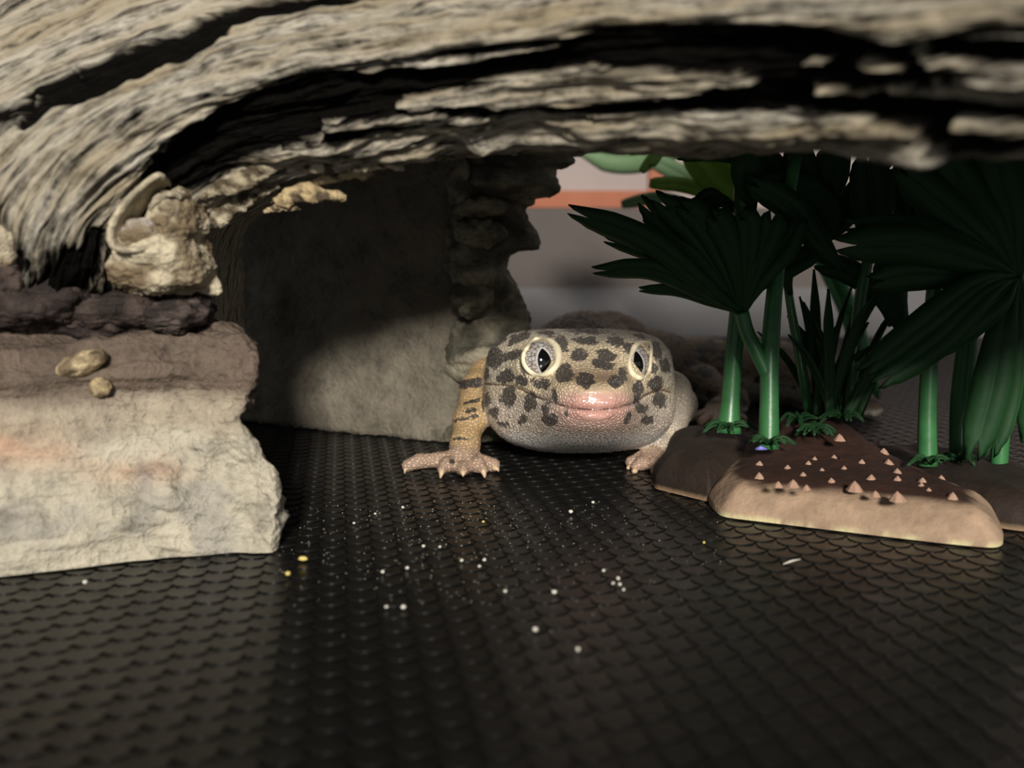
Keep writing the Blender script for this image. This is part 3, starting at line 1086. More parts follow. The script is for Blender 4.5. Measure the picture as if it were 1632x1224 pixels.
lo = np.array([-0.019, 0.107, -0.0006]); hi = np.array([0.071, 0.214, 0.0245])
GV, GF = mesh_sdf(gecko_sdf, lo, hi, 0.00025)
GN = vert_normals(GV, GF)
_k = slice(0, None, 97)
if np.mean(gecko_sdf(GV[_k] + GN[_k] * 0.0002)) < 0:
    GN = -GN; GF = GF[:, ::-1].copy()
px, py = proj(GV)
hx, hs, hz = head_local(GV)
view = GV - CAM; view /= np.linalg.norm(view, axis=1, keepdims=True)
facing = -(view * GN).sum(1)
headish = (1 - smooth(25, 30, hs)) * smooth(14.2, 12.8, np.abs(hx)) * smooth(11.6, 10.8, hz) * smooth(-9.0, -8.0, hz)
headish = np.where(hs > 30, 0, headish)
arm_d = np.minimum(chain(GV, ARM_L, 1.2), chain(GV, ARM_R, 1.2))
toe_d = np.min([chain(GV, [(q if q[2] > r * 0.0008 else fl(q, r * 0.8), r) for q, r in t], 0.35) for t in TOES_L + TOES_R + TOES_H], 0)
on_arm = (arm_d < 0.5) & (head_sdf(GV) > 0.3)
headish = np.where(on_arm | (toe_d < 0.6), 0, headish)

# --- mouth line (traced) and folds
MOUTH = [(772, 612), (800, 613), (821, 617), (840, 627), (868, 638), (890, 645), (902, 649), (926, 652), (955, 654), (985, 650), (1006, 645), (1016, 641), (1030, 630), (1046, 624), (1060, 622), (1071, 625)]


def poly_d(pts, X, Y):
    best = np.full(X.shape, 1e9)
    for (x0, y0), (x1, y1) in zip(pts[:-1], pts[1:]):
        dx, dy = x1 - x0, y1 - y0
        t = np.clip(((X - x0) * dx + (Y - y0) * dy) / (dx * dx + dy * dy + 1e-9), 0, 1)
        best = np.minimum(best, np.hypot(X - x0 - t * dx, Y - y0 - t * dy))
    return best


front = headish * smooth(0.0, 0.15, facing)
dm = poly_d(MOUTH, px, py)
NOSEFOLD = [[(909, 616), (911, 606), (918, 598)], [(990, 612), (993, 604)], [(868, 650), (873, 660), (886, 668)], [(1030, 648), (1026, 662), (1014, 676)]]
disp = -0.34 * np.exp(-(dm / 3.2) ** 2) * front
disp += 0.07 * np.exp(-((dm - 9) / 6.0) ** 2) * front * np.exp(-((px - 950) / 75) ** 2)
for q in NOSEFOLD:
    disp += 0.12 * np.exp(-(poly_d(q, px, py) / 3.0) ** 2) * front
# granular scales and tubercles
w1, r1 = worley(GV * 1000 / 0.95, 3)
tub = np.maximum(0, 0.62 - w1)
snout = np.exp(-(((px - 948) / 70) ** 2 + ((py - 640) / 48) ** 2)) * front
throat = smooth(686, 700, py) * front
amt = 0.24 * (0.30 + 0.70 * smooth(8, 16, hs)) * (1 - snout) * (1 - throat)
amt = np.where(on_arm | (toe_d < 0.6), 0.05, amt)
amt = np.where(headish < 0.1, np.where(on_arm | (toe_d < 0.6), 0.06, 0.45), amt)
disp += amt * tub
GVd = GV + GN * (disp * 0.001)[:, None]
GVd[:, 2] = np.maximum(GVd[:, 2], -0.0001)

# --- colour zones of the skin (albedo)
cream = lin(236, 216, 180); crown = lin(220, 214, 200); jaw = lin(224, 208, 190); pink = lin(198, 150, 138); thr = lin(242, 238, 232)
tan = lin(206, 172, 124); pinkfoot = lin(190, 160, 138); bodyc = lin(108, 86, 62); belly = lin(225, 215, 200)
nn = fbm(GV * 1000 / 3.0, 4, 71)
colr = np.tile(bodyc, (len(GV), 1)).astype(float)


def blend(col, w):
    global colr
    colr = colr * (1 - w[:, None]) + np.asarray(col) * w[:, None]


blend(belly, smooth(0.15, -0.5, GN[:, 2]) * (headish < 0.1))
blend(tan, np.where(on_arm, 1.0, 0.0) * smooth(-0.6, 0.1, GN[:, 2] + 0.4))
blend(belly, np.where(on_arm & (px > 1000), 0.75, 0))
blend(pinkfoot, smooth(0.7, 0.3, toe_d) * (toe_d < 0.8))
blend(pinkfoot, smooth(690, 730, py) * np.where(on_arm, 0.6, 0))
blend(cream, headish)
blend(crown, headish * smooth(560, 528, py) * 0.75)
blend(crown, headish * smooth(850, 780, px) * smooth(640, 590, py) * 0.7)
blend(crown, headish * smooth(1030, 1065, px) * smooth(640, 590, py) * 0.7)
blend(jaw, headish * smooth(618, 640, py + 6 * nn))
blend(thr, headish * smooth(684, 700, py + 5 * nn))
blend(pink, np.clip(1.1 * np.exp(-(((px - 950) / 66) ** 4 + ((py - 650) / 38) ** 2)), 0, 1) * front * smooth(614, 630, py))
blend(lin(128, 96, 74), 0.8 * np.exp(-(((px - 948) / 62) ** 4 + ((py - 602) / 19) ** 2)) * front)

# --- spots (signed distance in mm, negative inside)
Z1 = 4.08
SPOTS = [(540, 212, 62, 20, 5), (632, 272, 34, 55, -35), (745, 350, 60, 42, 0), (925, 350, 66, 40, 18), (905, 415, 74, 38, 10), (790, 258, 92, 26, 5), (985, 262, 60, 36, 12), (1062, 300, 42, 30, 60), (800, 198, 120, 17, 2), (650, 470, 62, 62, 25), (785, 510, 62, 52, 0), (980, 520, 44, 48, 0), (1035, 470, 30, 52, 0),
         (268, 490, 66, 40, -20), (375, 515, 48, 34, 0), (495, 535, 60, 36, 5), (285, 620, 50, 74, 0), (425, 655, 38, 66, 0), (592, 615, 26, 42, 0), (555, 765, 58, 42, 0), (530, 700, 26, 40, 20), (385, 770, 28, 36, 0), (195, 725, 32, 42, 0), (150, 640, 22, 50, 0),
         (1135, 565, 42, 42, 0), (1245, 540, 48, 52, 0), (1272, 640, 46, 58, 0), (1150, 700, 40, 30, 0), (1190, 770, 44, 30, 0), (1120, 640, 22, 40, 0), (195, 370, 56, 66, 0), (312, 352, 72, 32, -15), (360, 235, 84, 28, -28), (235, 260, 60, 26, -40), (140, 470, 24, 44, 0),
         (1245, 320, 40, 62, -15), (1308, 420, 34, 56, -10), (1230, 430, 22, 40, 0), (1150, 235, 40, 16, 25), (640, 160, 90, 12, 0), (460, 165, 60, 12, -8), (250, 800, 40, 20, 20), (1060, 760, 20, 36, 15), (662, 728, 17, 24, 0)]
sp = np.full(len(GV), 5.0)
wx = 3.0 * vnoise(GV * 1000 / 0.9, 91); wy = 3.0 * vnoise(GV * 1000 / 0.9, 93)
for (cx, cy, rx, ry, rot) in SPOTS:
    cx, cy, rx, ry = cx / Z1 + 740, cy / Z1 + 480, rx / Z1, ry / Z1
    a = math.radians(rot)
    dx, dy = px + wx - cx, py + wy - cy
    u = (dx * math.cos(a) + dy * math.sin(a)) / rx; v = (-dx * math.sin(a) + dy * math.cos(a)) / ry
    sp = np.minimum(sp, (np.hypot(u, v) - 1) * min(rx, ry) * 0.08)
wb, rb_ = worley(GV * 1000 / 3.6 + 0.25 * fbm(GV * 1000 / 2, 3, 5)[:, None], 55)
spb = (wb - (0.30 + 0.22 * rb_)) * 3.6
spb = np.where(GN[:, 2] < -0.25, 3.0, spb)
ARMSPOT = [(748, 612, 34, 8, -8), (752, 640, 18, 4, -12), (750, 655, 12, 5, 0), (738, 668, 26, 3.5, -14), (735, 700, 14, 3, 0), (722, 735, 6, 4, 0)]
spa = np.full(len(GV), 3.0)
for (cx, cy, rx, ry, rot) in ARMSPOT:
    a = math.radians(rot)
    dx, dy = px + wx * 0.6 - cx, py + wy * 0.6 - cy
    u = (dx * math.cos(a) + dy * math.sin(a)) / rx; v = (-dx * math.sin(a) + dy * math.cos(a)) / ry
    spa = np.minimum(spa, (np.hypot(u, v) - 1) * min(rx, ry) * 0.08 + 0.05)
spot = np.where(headish > 0.3, np.where(front > 0.15, sp, np.minimum(sp, spb)), np.where(on_arm | (toe_d < 0.6), spa, spb))
darkness = np.where(headish > 0.3, 0.55 + 0.45 * np.exp(-(((px - 940) / 60) ** 2 + ((py - 600) / 30) ** 2)), 1.0)
line = np.where(front > 0.2, dm * 0.08, 5.0)
wet = np.clip(1.1 * np.exp(-(((px - 955) / 38) ** 2 + ((py - 634) / 20) ** 2)) + 0.8 * np.exp(-(((px - 950) / 20) ** 2 + ((py - 664) / 9) ** 2)), 0, 1) * front

m = NT('gecko_skin', 0.5, 0.4)
co = m.objco()
base = m.attr('col').outputs['Color']
vor = m.node('ShaderNodeTexVoronoi'); vor.feature = 'DISTANCE_TO_EDGE'; vor.inputs['Scale'].default_value = 2100
m.link(co, vor.inputs['Vector'])
cel = m.node('ShaderNodeTexVoronoi'); cel.feature = 'F1'; cel.inputs['Scale'].default_value = 2100
m.link(co, cel.inputs['Vector'])
edge = m.ramp(vor.outputs['Distance'], [(0.0, 1.0), (0.10, 0.55), (0.24, 0.0)])
wetf = m.attr('wet').outputs['Fac']
edge = m.math('MULTIPLY', edge, m.math('SUBTRACT', 1.0, wetf, True))
rnd = m.node('ShaderNodeSeparateColor'); m.link(cel.outputs['Color'], rnd.inputs[0])
sv_ = m.math('ADD', m.attr('spot').outputs['Fac'], m.math('MULTIPLY', m.math('SUBTRACT', rnd.outputs[0], 0.5), 0.26))
mask = m.ramp(m.math('ADD', m.math('MULTIPLY', sv_, 2.2), 0.5, True), [(0.36, 1.0), (0.64, 0.0)])
pale_skin = m.mix(m.math('MULTIPLY', edge, 0.62), base, (0.10, 0.085, 0.065))
cent = m.ramp(vor.outputs['Distance'], [(0.10, 0.0), (0.42, 1.0)])
dk = m.attr('dark').outputs['Fac']
spot_lo = m.mix(dk, (0.125, 0.112, 0.098), (0.045, 0.036, 0.030))
spot_hi = m.mix(dk, (0.42, 0.39, 0.345), (0.16, 0.13, 0.105))
spotc = m.mix(m.math('MULTIPLY', cent, 0.8), spot_lo, spot_hi)
c = m.mix(mask, pale_skin, spotc)
ln = m.ramp(m.attr('line').outputs['Fac'], [(0.06, 0.9), (0.20, 0.0)])
c = m.mix(ln, c, (0.055, 0.024, 0.02))
m.color(c)
m.link(m.ramp(wetf, [(0.12, 0.5), (0.5, 0.10)]), m.b.inputs['Roughness'])
m.b.inputs['Subsurface Weight'].default_value = 0.12
m.b.inputs['Subsurface Radius'].default_value = (0.0012, 0.0006, 0.0004)
m.b.inputs['Subsurface Scale'].default_value = 0.5
bh = m.math('MULTIPLY', m.math('MINIMUM', vor.outputs['Distance'], 0.3), m.math('SUBTRACT', 1.0, wetf, True))
m.bump(bh, 0.75, 0.00045)
M_SKIN = m.m
body = mesh_obj('body', GVd, GF, M_SKIN, gecko, attrs={'col': colr, 'spot': spot, 'dark': darkness, 'line': line, 'wet': wet})
body['label'] = 'cream skin with grey-brown spots and a pink snout'

# --- eyes
m = NT('gecko_eye', 0.06, 0.6)
pup = m.attr('pup').outputs['Fac']
co = m.objco()
vein = m.ramp(m.voronoi(co, 1900, 'DISTANCE_TO_EDGE'), [(0.02, (0.10, 0.075, 0.06)), (0.16, (0.50, 0.48, 0.46))])
iris = m.mix(m.ramp(m.noise(co, 900, 4), [(0.4, 0.0), (0.7, 0.6)]), vein, (0.22, 0.16, 0.13))
rim = m.ramp(m.math('MULTIPLY', pup, 1.0), [(0.20, 1.0), (0.34, 0.0)])
iris = m.mix(m.math('MULTIPLY', rim, 0.8), iris, (0.55, 0.52, 0.50))
m.color(m.mix(m.ramp(pup, [(0.02, 1.0), (0.08, 0.0)]), iris, (0.004, 0.004, 0.004)))
m.b.inputs['Coat Weight'].default_value = 1.0
m.b.inputs['Coat Roughness'].default_value = 0.02
M_EYE = m.m
M_LID = plain('eyelid_skin', lin(234, 222, 190), 0.45, 0.4, 0.06, 900, 0.0002)
M_LID.name = 'eyelid_skin'


def surf_depth(pxx, pyy):
    """distance along a pixel ray at which it meets the head (sockets filled)"""
    r = ray(pxx, pyy)
    ds = np.linspace(108, 150, 500)
    pts = CAM + r[None] * (ds * 0.001 / r[1])[:, None]
    x, s, z = head_local(pts)
    d = head_sdf(pts)
    for ex in EYES:
        ed = np.sqrt((x - ex[0]) ** 2 + (s - ex[1]) ** 2 + (z - ex[2]) ** 2) - (ER + 0.05)
        d = np.where(ed < 0.02, -np.abs(d) - (ed < 0) * 1.0, d)
    k = np.argmax(d < 0)
    return ds[k]


LIDS = [[(841, 553), (847, 544), (860, 540), (875, 543), (886, 553), (890, 567), (887, 582), (878, 592), (865, 598), (851, 596), (840, 588), (834, 576), (835, 563)],
        [(1008, 560), (1013, 551), (1022, 546), (1032, 545), (1037, 549), (1038, 560), (1037, 572), (1036, 585), (1032, 596), (1024, 603), (1014, 600), (1006, 592), (1003, 576)]]
LIDR = [[4.2, 4.5, 4.8, 6, 8, 8, 6.5, 5.2, 4.6, 4.4, 4.2, 4, 4], [5.5, 5, 4.6, 4.2, 3.6, 3.4, 3.4, 3.6, 4.2, 4.6, 4.6, 5, 5.6]]
LOOK = [(0.17, -0.98, -0.04), (0.31, -0.95, -0.07)]
for k, ex in enumerate(EYES):
    c = hp(*ex)
    # eyeball with a vertical slit pupil
    n1, n2 = 48, 64
    ph = np.linspace(0, math.pi, n1); t2 = np.linspace(0, 2 * math.pi, n2, endpoint=False)
    PH, TH = np.meshgrid(ph, t2, indexing='ij')
    lookd = HR * LOOK[k][0] + HB * LOOK[k][1] + HU * LOOK[k][2]
    lookd /= np.linalg.norm(lookd)
    e1 = np.cross(lookd, HU); e1 /= np.linalg.norm(e1); e2 = np.cross(e1, lookd)
    u = np.cos(PH)[..., None] * lookd + (np.sin(PH) * np.cos(TH))[..., None] * e1 + (np.sin(PH) * np.sin(TH))[..., None] * e2
    a_ = (u @ e1) * ER; b_ = (u @ e2) * ER
    frontside = (u @ lookd) > 0
    tilt = 0.12
    a_ = a_ - tilt * b_
    # lens-shaped slit : intersection of two circles
    hh, ww = 1.75, (0.85, 0.66)[k]
    R_ = (hh * hh + ww * ww) / (2 * ww)
    pd = np.maximum(np.hypot(a_ - (ww - R_), b_), np.hypot(a_ + (ww - R_), b_)) - R_
    pd = np.where(frontside, pd, 3.0)
    v = (c + u * ER * 0.001).reshape(-1, 3)
    eye = mesh_obj('eye', v, grid_faces(n1, n2, close_m=True)[:, ::-1], M_EYE, gecko, attrs={'pup': pd.ravel()})
    eye['label'] = 'silver eye with a black vertical slit pupil'
    # eyelid ring on the skin
    pts = LIDS[k]
    ring = []
    for (a, b) in pts:
        D = surf_depth(a, b)
        q = P(a, b, D - 0.30)
        ring.append(q)
    ring = np.array(ring)
    rr = np.array(LIDR[k]) * 0.5 * 0.121 / 1500 * 1.9
    closed = np.concatenate([ring[-1:], ring, ring[:2]])
    rc = np.concatenate([rr[-1:], rr, rr[:2]])
    nq = 120
    tt = np.linspace(1, len(ring) + 1, nq, endpoint=False)
    i0 = tt.astype(int); f0 = (tt - i0)[:, None]
    cl4 = np.concatenate([closed, ring[2:3]])
    p0, p1, p2, p3 = cl4[i0 - 1], cl4[i0], cl4[i0 + 1], cl4[i0 + 2]
    pathc = 0.5 * (2 * p1 + (p2 - p0) * f0 + (2 * p0 - 5 * p1 + 4 * p2 - p3) * f0 ** 2 + (3 * p1 - p0 - 3 * p2 + p3) * f0 ** 3)
    radc = np.interp(tt, np.arange(len(rc)), rc)
    T = np.roll(pathc, -1, 0) - np.roll(pathc, 1, 0); T /= np.linalg.norm(T, axis=1, keepdims=True)
    outv = pathc - c; outv /= np.linalg.norm(outv, axis=1, keepdims=True)
    A_ = np.cross(T, outv)
    th_ = np.linspace(0, 2 * math.pi, 12, endpoint=False)
    gq = pathc[:, None] + radc[:, None, None] * (A_[:, None] * np.cos(th_)[None, :, None] + outv[:, None] * np.sin(th_)[None, :, None] * 0.85)
    lid = mesh_obj('eyelid', gq.reshape(-1, 3), grid_faces(nq, 12, close_m=True, close_n=True), M_LID, gecko)
    lid['label'] = 'thick cream eyelid rim'

# --- claws
M_CLAW = plain('claw_horn', lin(200, 172, 140), 0.4, 0.5, 0.05, 900)
CLAWS = [((652, 744, 124.9), (646, 748, 124.4), (645, 755, 124.2)), ((704, 751, 123.0), (703, 757, 122.6), (701, 765, 122.6)), ((738, 752, 123.0), (738, 756, 122.6), (738, 760, 122.6)), ((770, 750, 123.2), (772, 757, 122.9), (773, 764, 122.8)), ((787, 745, 126.2), (793, 748, 125.8), (795, 752, 125.8)),
         ((1006, 747, 129), (1000, 750, 128.6), (999, 753, 128.6)), ((1012, 753, 126.8), (1009, 756, 126.4), (1008, 759, 126.4)), ((1042, 756, 126), (1042, 758, 125.7), (1042, 760, 125.6)), ((1068, 753, 127), (1070, 756, 126.7), (1071, 758, 126.7))]
for q in CLAWS:
    pth = catmull([P(*a) for a in q], np.linspace(0, 1, 8))
    pth[:, 2] = np.maximum(pth[:, 2], 0.00002)
    tube_obj('claw', pth, np.interp(np.linspace(0, 1, 8), [0, .4, 1], [.00048, .00032, .00005]), M_CLAW, gecko, 8)
# =================================================================== PLASTIC PLANT
plant = thing('plastic_plant', 'dark green plastic palm plant on a spiky brown moulded base', 'plant', (0.036, 0.112, 0.0))


def leaf_material(name, dark, light, vein, trans=0.25):
    m = NT(name, 0.55, 0.3)
    e = m.attr('edge').outputs['Fac']
    co = m.objco()
    n = m.noise(co, 500, 3)
    c = m.mix(m.ramp(e, [(0.80, 0.0), (1.02, 0.8)]), m.mix(n, dark, light), vein)
    m.color(c)
    tr = m.node('ShaderNodeBsdfTranslucent')
    m.link(c, tr.inputs[0])
    mx = m.node('ShaderNodeMixShader'); mx.inputs[0].default_value = trans
    out = [q for q in m.t.nodes if q.type == 'OUTPUT_MATERIAL'][0]
    m.link(m.b.outputs[0], mx.inputs[1]); m.link(tr.outputs[0], mx.inputs[2]); m.link(mx.outputs[0], out.inputs[0])
    m.bump(n, 0.3, 0.0002)
    return m.m


M_LEAF = leaf_material('plastic_leaf', (0.013, 0.048, 0.016), (0.021, 0.078, 0.025), (0.045, 0.13, 0.035))
M_LEAFL = leaf_material('plastic_leaf_light', (0.20, 0.36, 0.08), (0.34, 0.50, 0.12), (0.48, 0.56, 0.18), 0.45)
M_LEAFB = leaf_material('broad_leaf', (0.16, 0.26, 0.13), (0.22, 0.34, 0.18), (0.25, 0.36, 0.18), 0.35)
M_STEM = plain('plastic_stem', (0.036, 0.150, 0.048), 0.36, 0.5, 0.25, 250, 0.0002)


def leaf(pts, wpx, parent=plant, mat=None, roll=0.0, fold=0.25, tipshape='lobe', name='leaf', n=26, wprof=None):
    """blade along pixel/depth points, wpx = greatest width in photo pixels at its own depth"""
    path = catmull([P(*q) for q in pts], np.linspace(0, 1, n))
    T = np.gradient(path, axis=0); T /= np.linalg.norm(T, axis=1, keepdims=True)
    V = path - CAM; V /= np.linalg.norm(V, axis=1, keepdims=True)
    Wd_ = np.cross(T, V); Wd_ /= np.linalg.norm(Wd_, axis=1, keepdims=True) + 1e-9
    Nn_ = np.cross(Wd_, T)
    W2 = Wd_ * math.cos(roll) + Nn_ * math.sin(roll); N2 = Nn_ * math.cos(roll) - Wd_ * math.sin(roll)
    Dm = np.mean([q[2] for q in pts])
    half = wpx * 0.5 * Dm * 0.001 / FPX
    t = np.linspace(0, 1, n)
    wp = wprof or ([0, .12, .35, .62, .85, .96, 1], [.16, .28, .72, 1, .92, .72, .5])
    w = np.interp(t, *wp) * half
    cs = np.array([-1, -.72, -.4, -.12, 0, .12, .4, .72, 1.0])
    g = path[:, None, :] + cs[None, :, None] * w[:, None, None] * W2[:, None, :]
    ripple = 0.16 * np.cos(cs * math.pi * 2.2)
    g = g + ((np.abs(cs) * fold + ripple)[None, :, None] * w[:, None, None]) * N2[:, None, :]
    if tipshape == 'lobe':
        jag = np.array([-.05, .03, .0, -.06, -.10, -.05, .02, -.01, -.06]) * 1.0
        L = np.linalg.norm(path[-1] - path[0])
        k = smooth(0.8, 1.0, t)[:, None]
        g = g + (k * jag[None, :] * L)[..., None] * T[:, None, :]
    ed = np.maximum(np.abs(cs)[None, :], 0) ** 2 * np.ones((n, 1))
    return sheet(name, g, 0.00028, mat or M_LEAF, parent, {'edge': np.clip(ed, 0, 1.05)})


def stem(pts, rpx, parent=plant, mat=None, name='stem', n=26, flat=1.0):
    path = catmull([P(*q) for q in pts], np.linspace(0, 1, n))
    Dm = np.mean([q[2] for q in pts])
    r = np.interp(np.linspace(0, 1, n), np.linspace(0, 1, len(rpx)), rpx) * Dm * 0.001 / FPX
    return tube_obj(name, path, r, mat or M_STEM, parent, 14, flat)


# ---- moulded base : height field from the outline's distance
def poly_sd(poly, X, Y):
    """positive inside, mm"""
    poly = np.asarray(poly)
    d = np.full(X.shape, 1e9); ins = np.zeros(X.shape, bool)
    for (x0, y0), (x1, y1) in zip(poly, np.roll(poly, -1, 0)):
        dx, dy = x1 - x0, y1 - y0
        t = np.clip(((X - x0) * dx + (Y - y0) * dy) / (dx * dx + dy * dy + 1e-12), 0, 1)
        d = np.minimum(d, np.hypot(X - x0 - t * dx, Y - y0 - t * dy))
        c = (y0 > Y) != (y1 > Y)
        xi = (x1 - x0) * (Y - y0) / (y1 - y0 + 1e-12) + x0
        ins ^= c & (X < xi)
    return np.where(ins, d, -d)


gp = lambda a, b: G(a, b)[:2] * 1000
SLAB = [gp(1128, 800), gp(1136, 812), gp(1150, 824), gp(1250, 836), gp(1400, 854), gp(1520, 868), gp(1588, 874), gp(1600, 868), gp(1590, 835), (52, 116), (50, 128), (38, 134), (29, 128)]
LOBE_L = [gp(1038, 770), gp(1044, 779), gp(1085, 789), gp(1130, 800), (30, 116), (36, 126), (30, 138), (22, 136), gp(1058, 745)]
LOBE_R = [gp(1560, 836), gp(1615, 845), gp(1660, 850), (66, 108), (66, 126), (48, 130), (46, 112)]


def base_height(X, Y):
    hA = poly_sd(SLAB, X, Y); hL = poly_sd(LOBE_L, X, Y); hR = poly_sd(LOBE_R, X, Y)
    hill = 4.0 * np.exp(-(((X - 40) / 9) ** 2 + ((Y - 124) / 8) ** 2))
    f1 = np.where(hA > 0, 0.9 + 3.6 * (1 - np.exp(-np.maximum(hA, 0) / 2.4)) + hill * smooth(1.5, 6, hA), -1)
    f2 = np.where(hL > 0, 0.6 + 4.9 * np.sqrt(np.clip(1 - (1 - np.minimum(np.maximum(hL, 0), 6) / 6) ** 2, 0, 1)), -1)
    f3 = np.where(hR > 0, 0.6 + 3.4 * np.sqrt(np.clip(1 - (1 - np.minimum(np.maximum(hR, 0), 5) / 5) ** 2, 0, 1)), -1)
    return np.maximum(np.maximum(f1, f2), f3), hA, hL, hR


def base_piece(name, poly, fn, lo_, hi_, parent, colf, step=0.24):
    """lobe of the base as a closed body: polar grid from the outline inwards, height from fn"""
    poly = np.asarray(poly, float)
    seg = np.linalg.norm(np.roll(poly, -1, 0) - poly, axis=1)
    cum = np.concatenate([[0], np.cumsum(seg)])
    nb = 240
    tt = np.linspace(0, cum[-1], nb, endpoint=False)
    pc = np.concatenate([poly, poly[:1]])
    out = np.stack([np.interp(tt, cum, pc[:, 0]), np.interp(tt, cum, pc[:, 1])], 1)
    for _ in range(5):
        out = 0.5 * out + 0.25 * (np.roll(out, 1, 0) + np.roll(out, -1, 0))
    c = out.mean(0)
    ts = 1 - np.linspace(0, 1, 60, endpoint=False) ** 1.35
    rings = [np.concatenate([out, np.zeros((nb, 1))], 1)]
    wig = 0.12 * fbm(np.concatenate([out * 1.3, np.zeros((nb, 1))], 1), 3, 3)
    rings.append(np.concatenate([out, (0.75 + wig)[:, None]], 1))
    for t in ts[1:]:
        q = c + (out - c) * t
        rings.append(np.concatenate([q, fn(q)[:, None]], 1))
    g = np.array(rings)
    nz = fbm(g / 2.2, 4, 44)
    g[2:, :, 2] += (0.35 * nz[2:]) * 0.6
    v = g.reshape(-1, 3)
    ctr = np.array([[c[0], c[1], float(fn(c[None])[0])]])
    f = [tuple(q) for q in grid_faces(len(g), nb, close_m=True)]
    k = len(v)
    for j in range(nb):
        f.append((k, (len(g) - 1) * nb + j, (len(g) - 1) * nb + (j + 1) % nb))
    v = np.concatenate([v, ctr])
    col = colf(v)
    return mesh_obj(name, v * 0.001, f, M_RESIN, parent, attrs={'col': col})


def slab_h(q):
    d = np.maximum(poly_sd(SLAB, q[:, 0], q[:, 1]), 0)
    hill = 3.6 * np.exp(-(((q[:, 0] - 40) / 9) ** 2 + ((q[:, 1] - 125) / 8) ** 2))
    return 0.75 + 3.7 * (1 - np.exp(-d / 1.9)) + hill * smooth(1.0, 6, d)


def lobe_h(poly, H, r):
    def fn(q):
        d = np.minimum(np.maximum(poly_sd(poly, q[:, 0], q[:, 1]), 0), r)
        return 0.5 + H * np.sqrt(np.clip(1 - (1 - d / r) ** 2, 0, 1))
    return fn


def slab_col(v):
    d = poly_sd(SLAB, v[:, 0], v[:, 1])
    n = fbm(v / 2.0, 4, 8); n2 = fbm(v / 0.6, 3, 18)
    k = smooth(1.9, 3.4, d + 0.8 * n + (20 - np.clip(v[:, 0], 0, 40)) * 0.02)[:, None]
    face = lin(160, 135, 112) * (1 + 0.28 * n[:, None] + 0.12 * n2[:, None])
    topc = lin(58, 38, 30) * (1 + 0.3 * n2[:, None])
    c = face * (1 - k) + topc * k
    lip = smooth(0.75, 0.45, v[:, 2])[:, None] * smooth(-0.3, 0.1, n)[:, None]
    return np.clip(c * (1 - lip) + lin(206, 196, 150) * lip, 0, 1)


def lobe_col(v):
    n = fbm(v / 2.5, 4, 28)[:, None]
    lip = smooth(0.7, 0.35, v[:, 2])[:, None]
    return np.clip(lin(44, 34, 28) * (1 + 0.4 * n) * (1 - lip) + lin(150, 124, 96) * lip, 0, 1)


base = base_piece('base', SLAB, slab_h, None, None, plant, slab_col)
base['label'] = 'brown moulded base with a pale tan front face'
base_piece('base_lobe', LOBE_L, lobe_h(LOBE_L, 5.0, 6.0), None, None, plant, lobe_col)
base_piece('base_lobe', LOBE_R, lobe_h(LOBE_R, 3.6, 5.0), None, None, plant, lobe_col)
# pale little cones standing on the base
M_SPIKE = plain('spike_paint', lin(186, 150, 128), 0.6, 0.3, 0.12, 700, 0.0002)
SPK = [(1210, 738, 9), (1255, 744, 8), (1210, 756, 8), (1264, 768, 10), (1288, 737, 7), (1298, 730, 6), (1329, 728, 8), (1338, 695, 9), (1330, 708, 8), (1373, 735, 8), (1388, 760, 10), (1362, 772, 13), (1416, 735, 9), (1408, 718, 10), (1400, 703, 7), (1430, 762, 9), (1430, 750, 9), (1430, 788, 13), (1470, 764, 8), (1468, 772, 7), (1518, 788, 9), (1280, 755, 7), (1325, 765, 9), (1240, 770, 8), (1300, 716, 6), (1355, 715, 7), (1500, 760, 7), (1480, 780, 7), (1566, 796, 8), (1445, 730, 6), (1345, 745, 7), (1310, 748, 6), (1395, 785, 8), (1285, 775, 7)]
cone_me = None
for k_, (a, b, s_) in enumerate(SPK):
    z = 4.5
    for _ in range(8):
        q = G(a, b + s_ * 0.6, z)
        z = float(slab_h(q[None, :2] * 1000)[0])
    q = G(a, b + s_ * 0.6, z - 0.15)
    if cone_me is None:
        nb = 7
        cv = [(math.cos(i * 2 * math.pi / nb) * (1 + .12 * (i % 2)), math.sin(i * 2 * math.pi / nb), -0.25) for i in range(nb)] + \
             [(math.cos(i * 2 * math.pi / nb) * 0.5, math.sin(i * 2 * math.pi / nb) * 0.5, 0.75) for i in range(nb)] + [(0.08, 0, 1.35)]
        cf = [(i, (i + 1) % nb, nb + (i + 1) % nb, nb + i) for i in range(nb)] + [(nb + i, nb + (i + 1) % nb, 2 * nb) for i in range(nb)]
        o = mesh_obj('spike', cv, cf, M_SPIKE, None, False)
        cone_me = o.data
    else:
        o = bpy.data.objects.new('spike', cone_me); C.objects.link(o)
    o.parent = base
    pl = WORLD_LOC(base)
    o.matrix_parent_inverse = Matrix.Translation(-pl)
    s3 = s_ * q[1] / FPX
    o.scale = (s3 * 1.05, s3 * 1.05, s3 * 0.8)
    o.rotation_euler = (0.0, 0.0, k_ * 1.3)
    o.location = tuple(q)
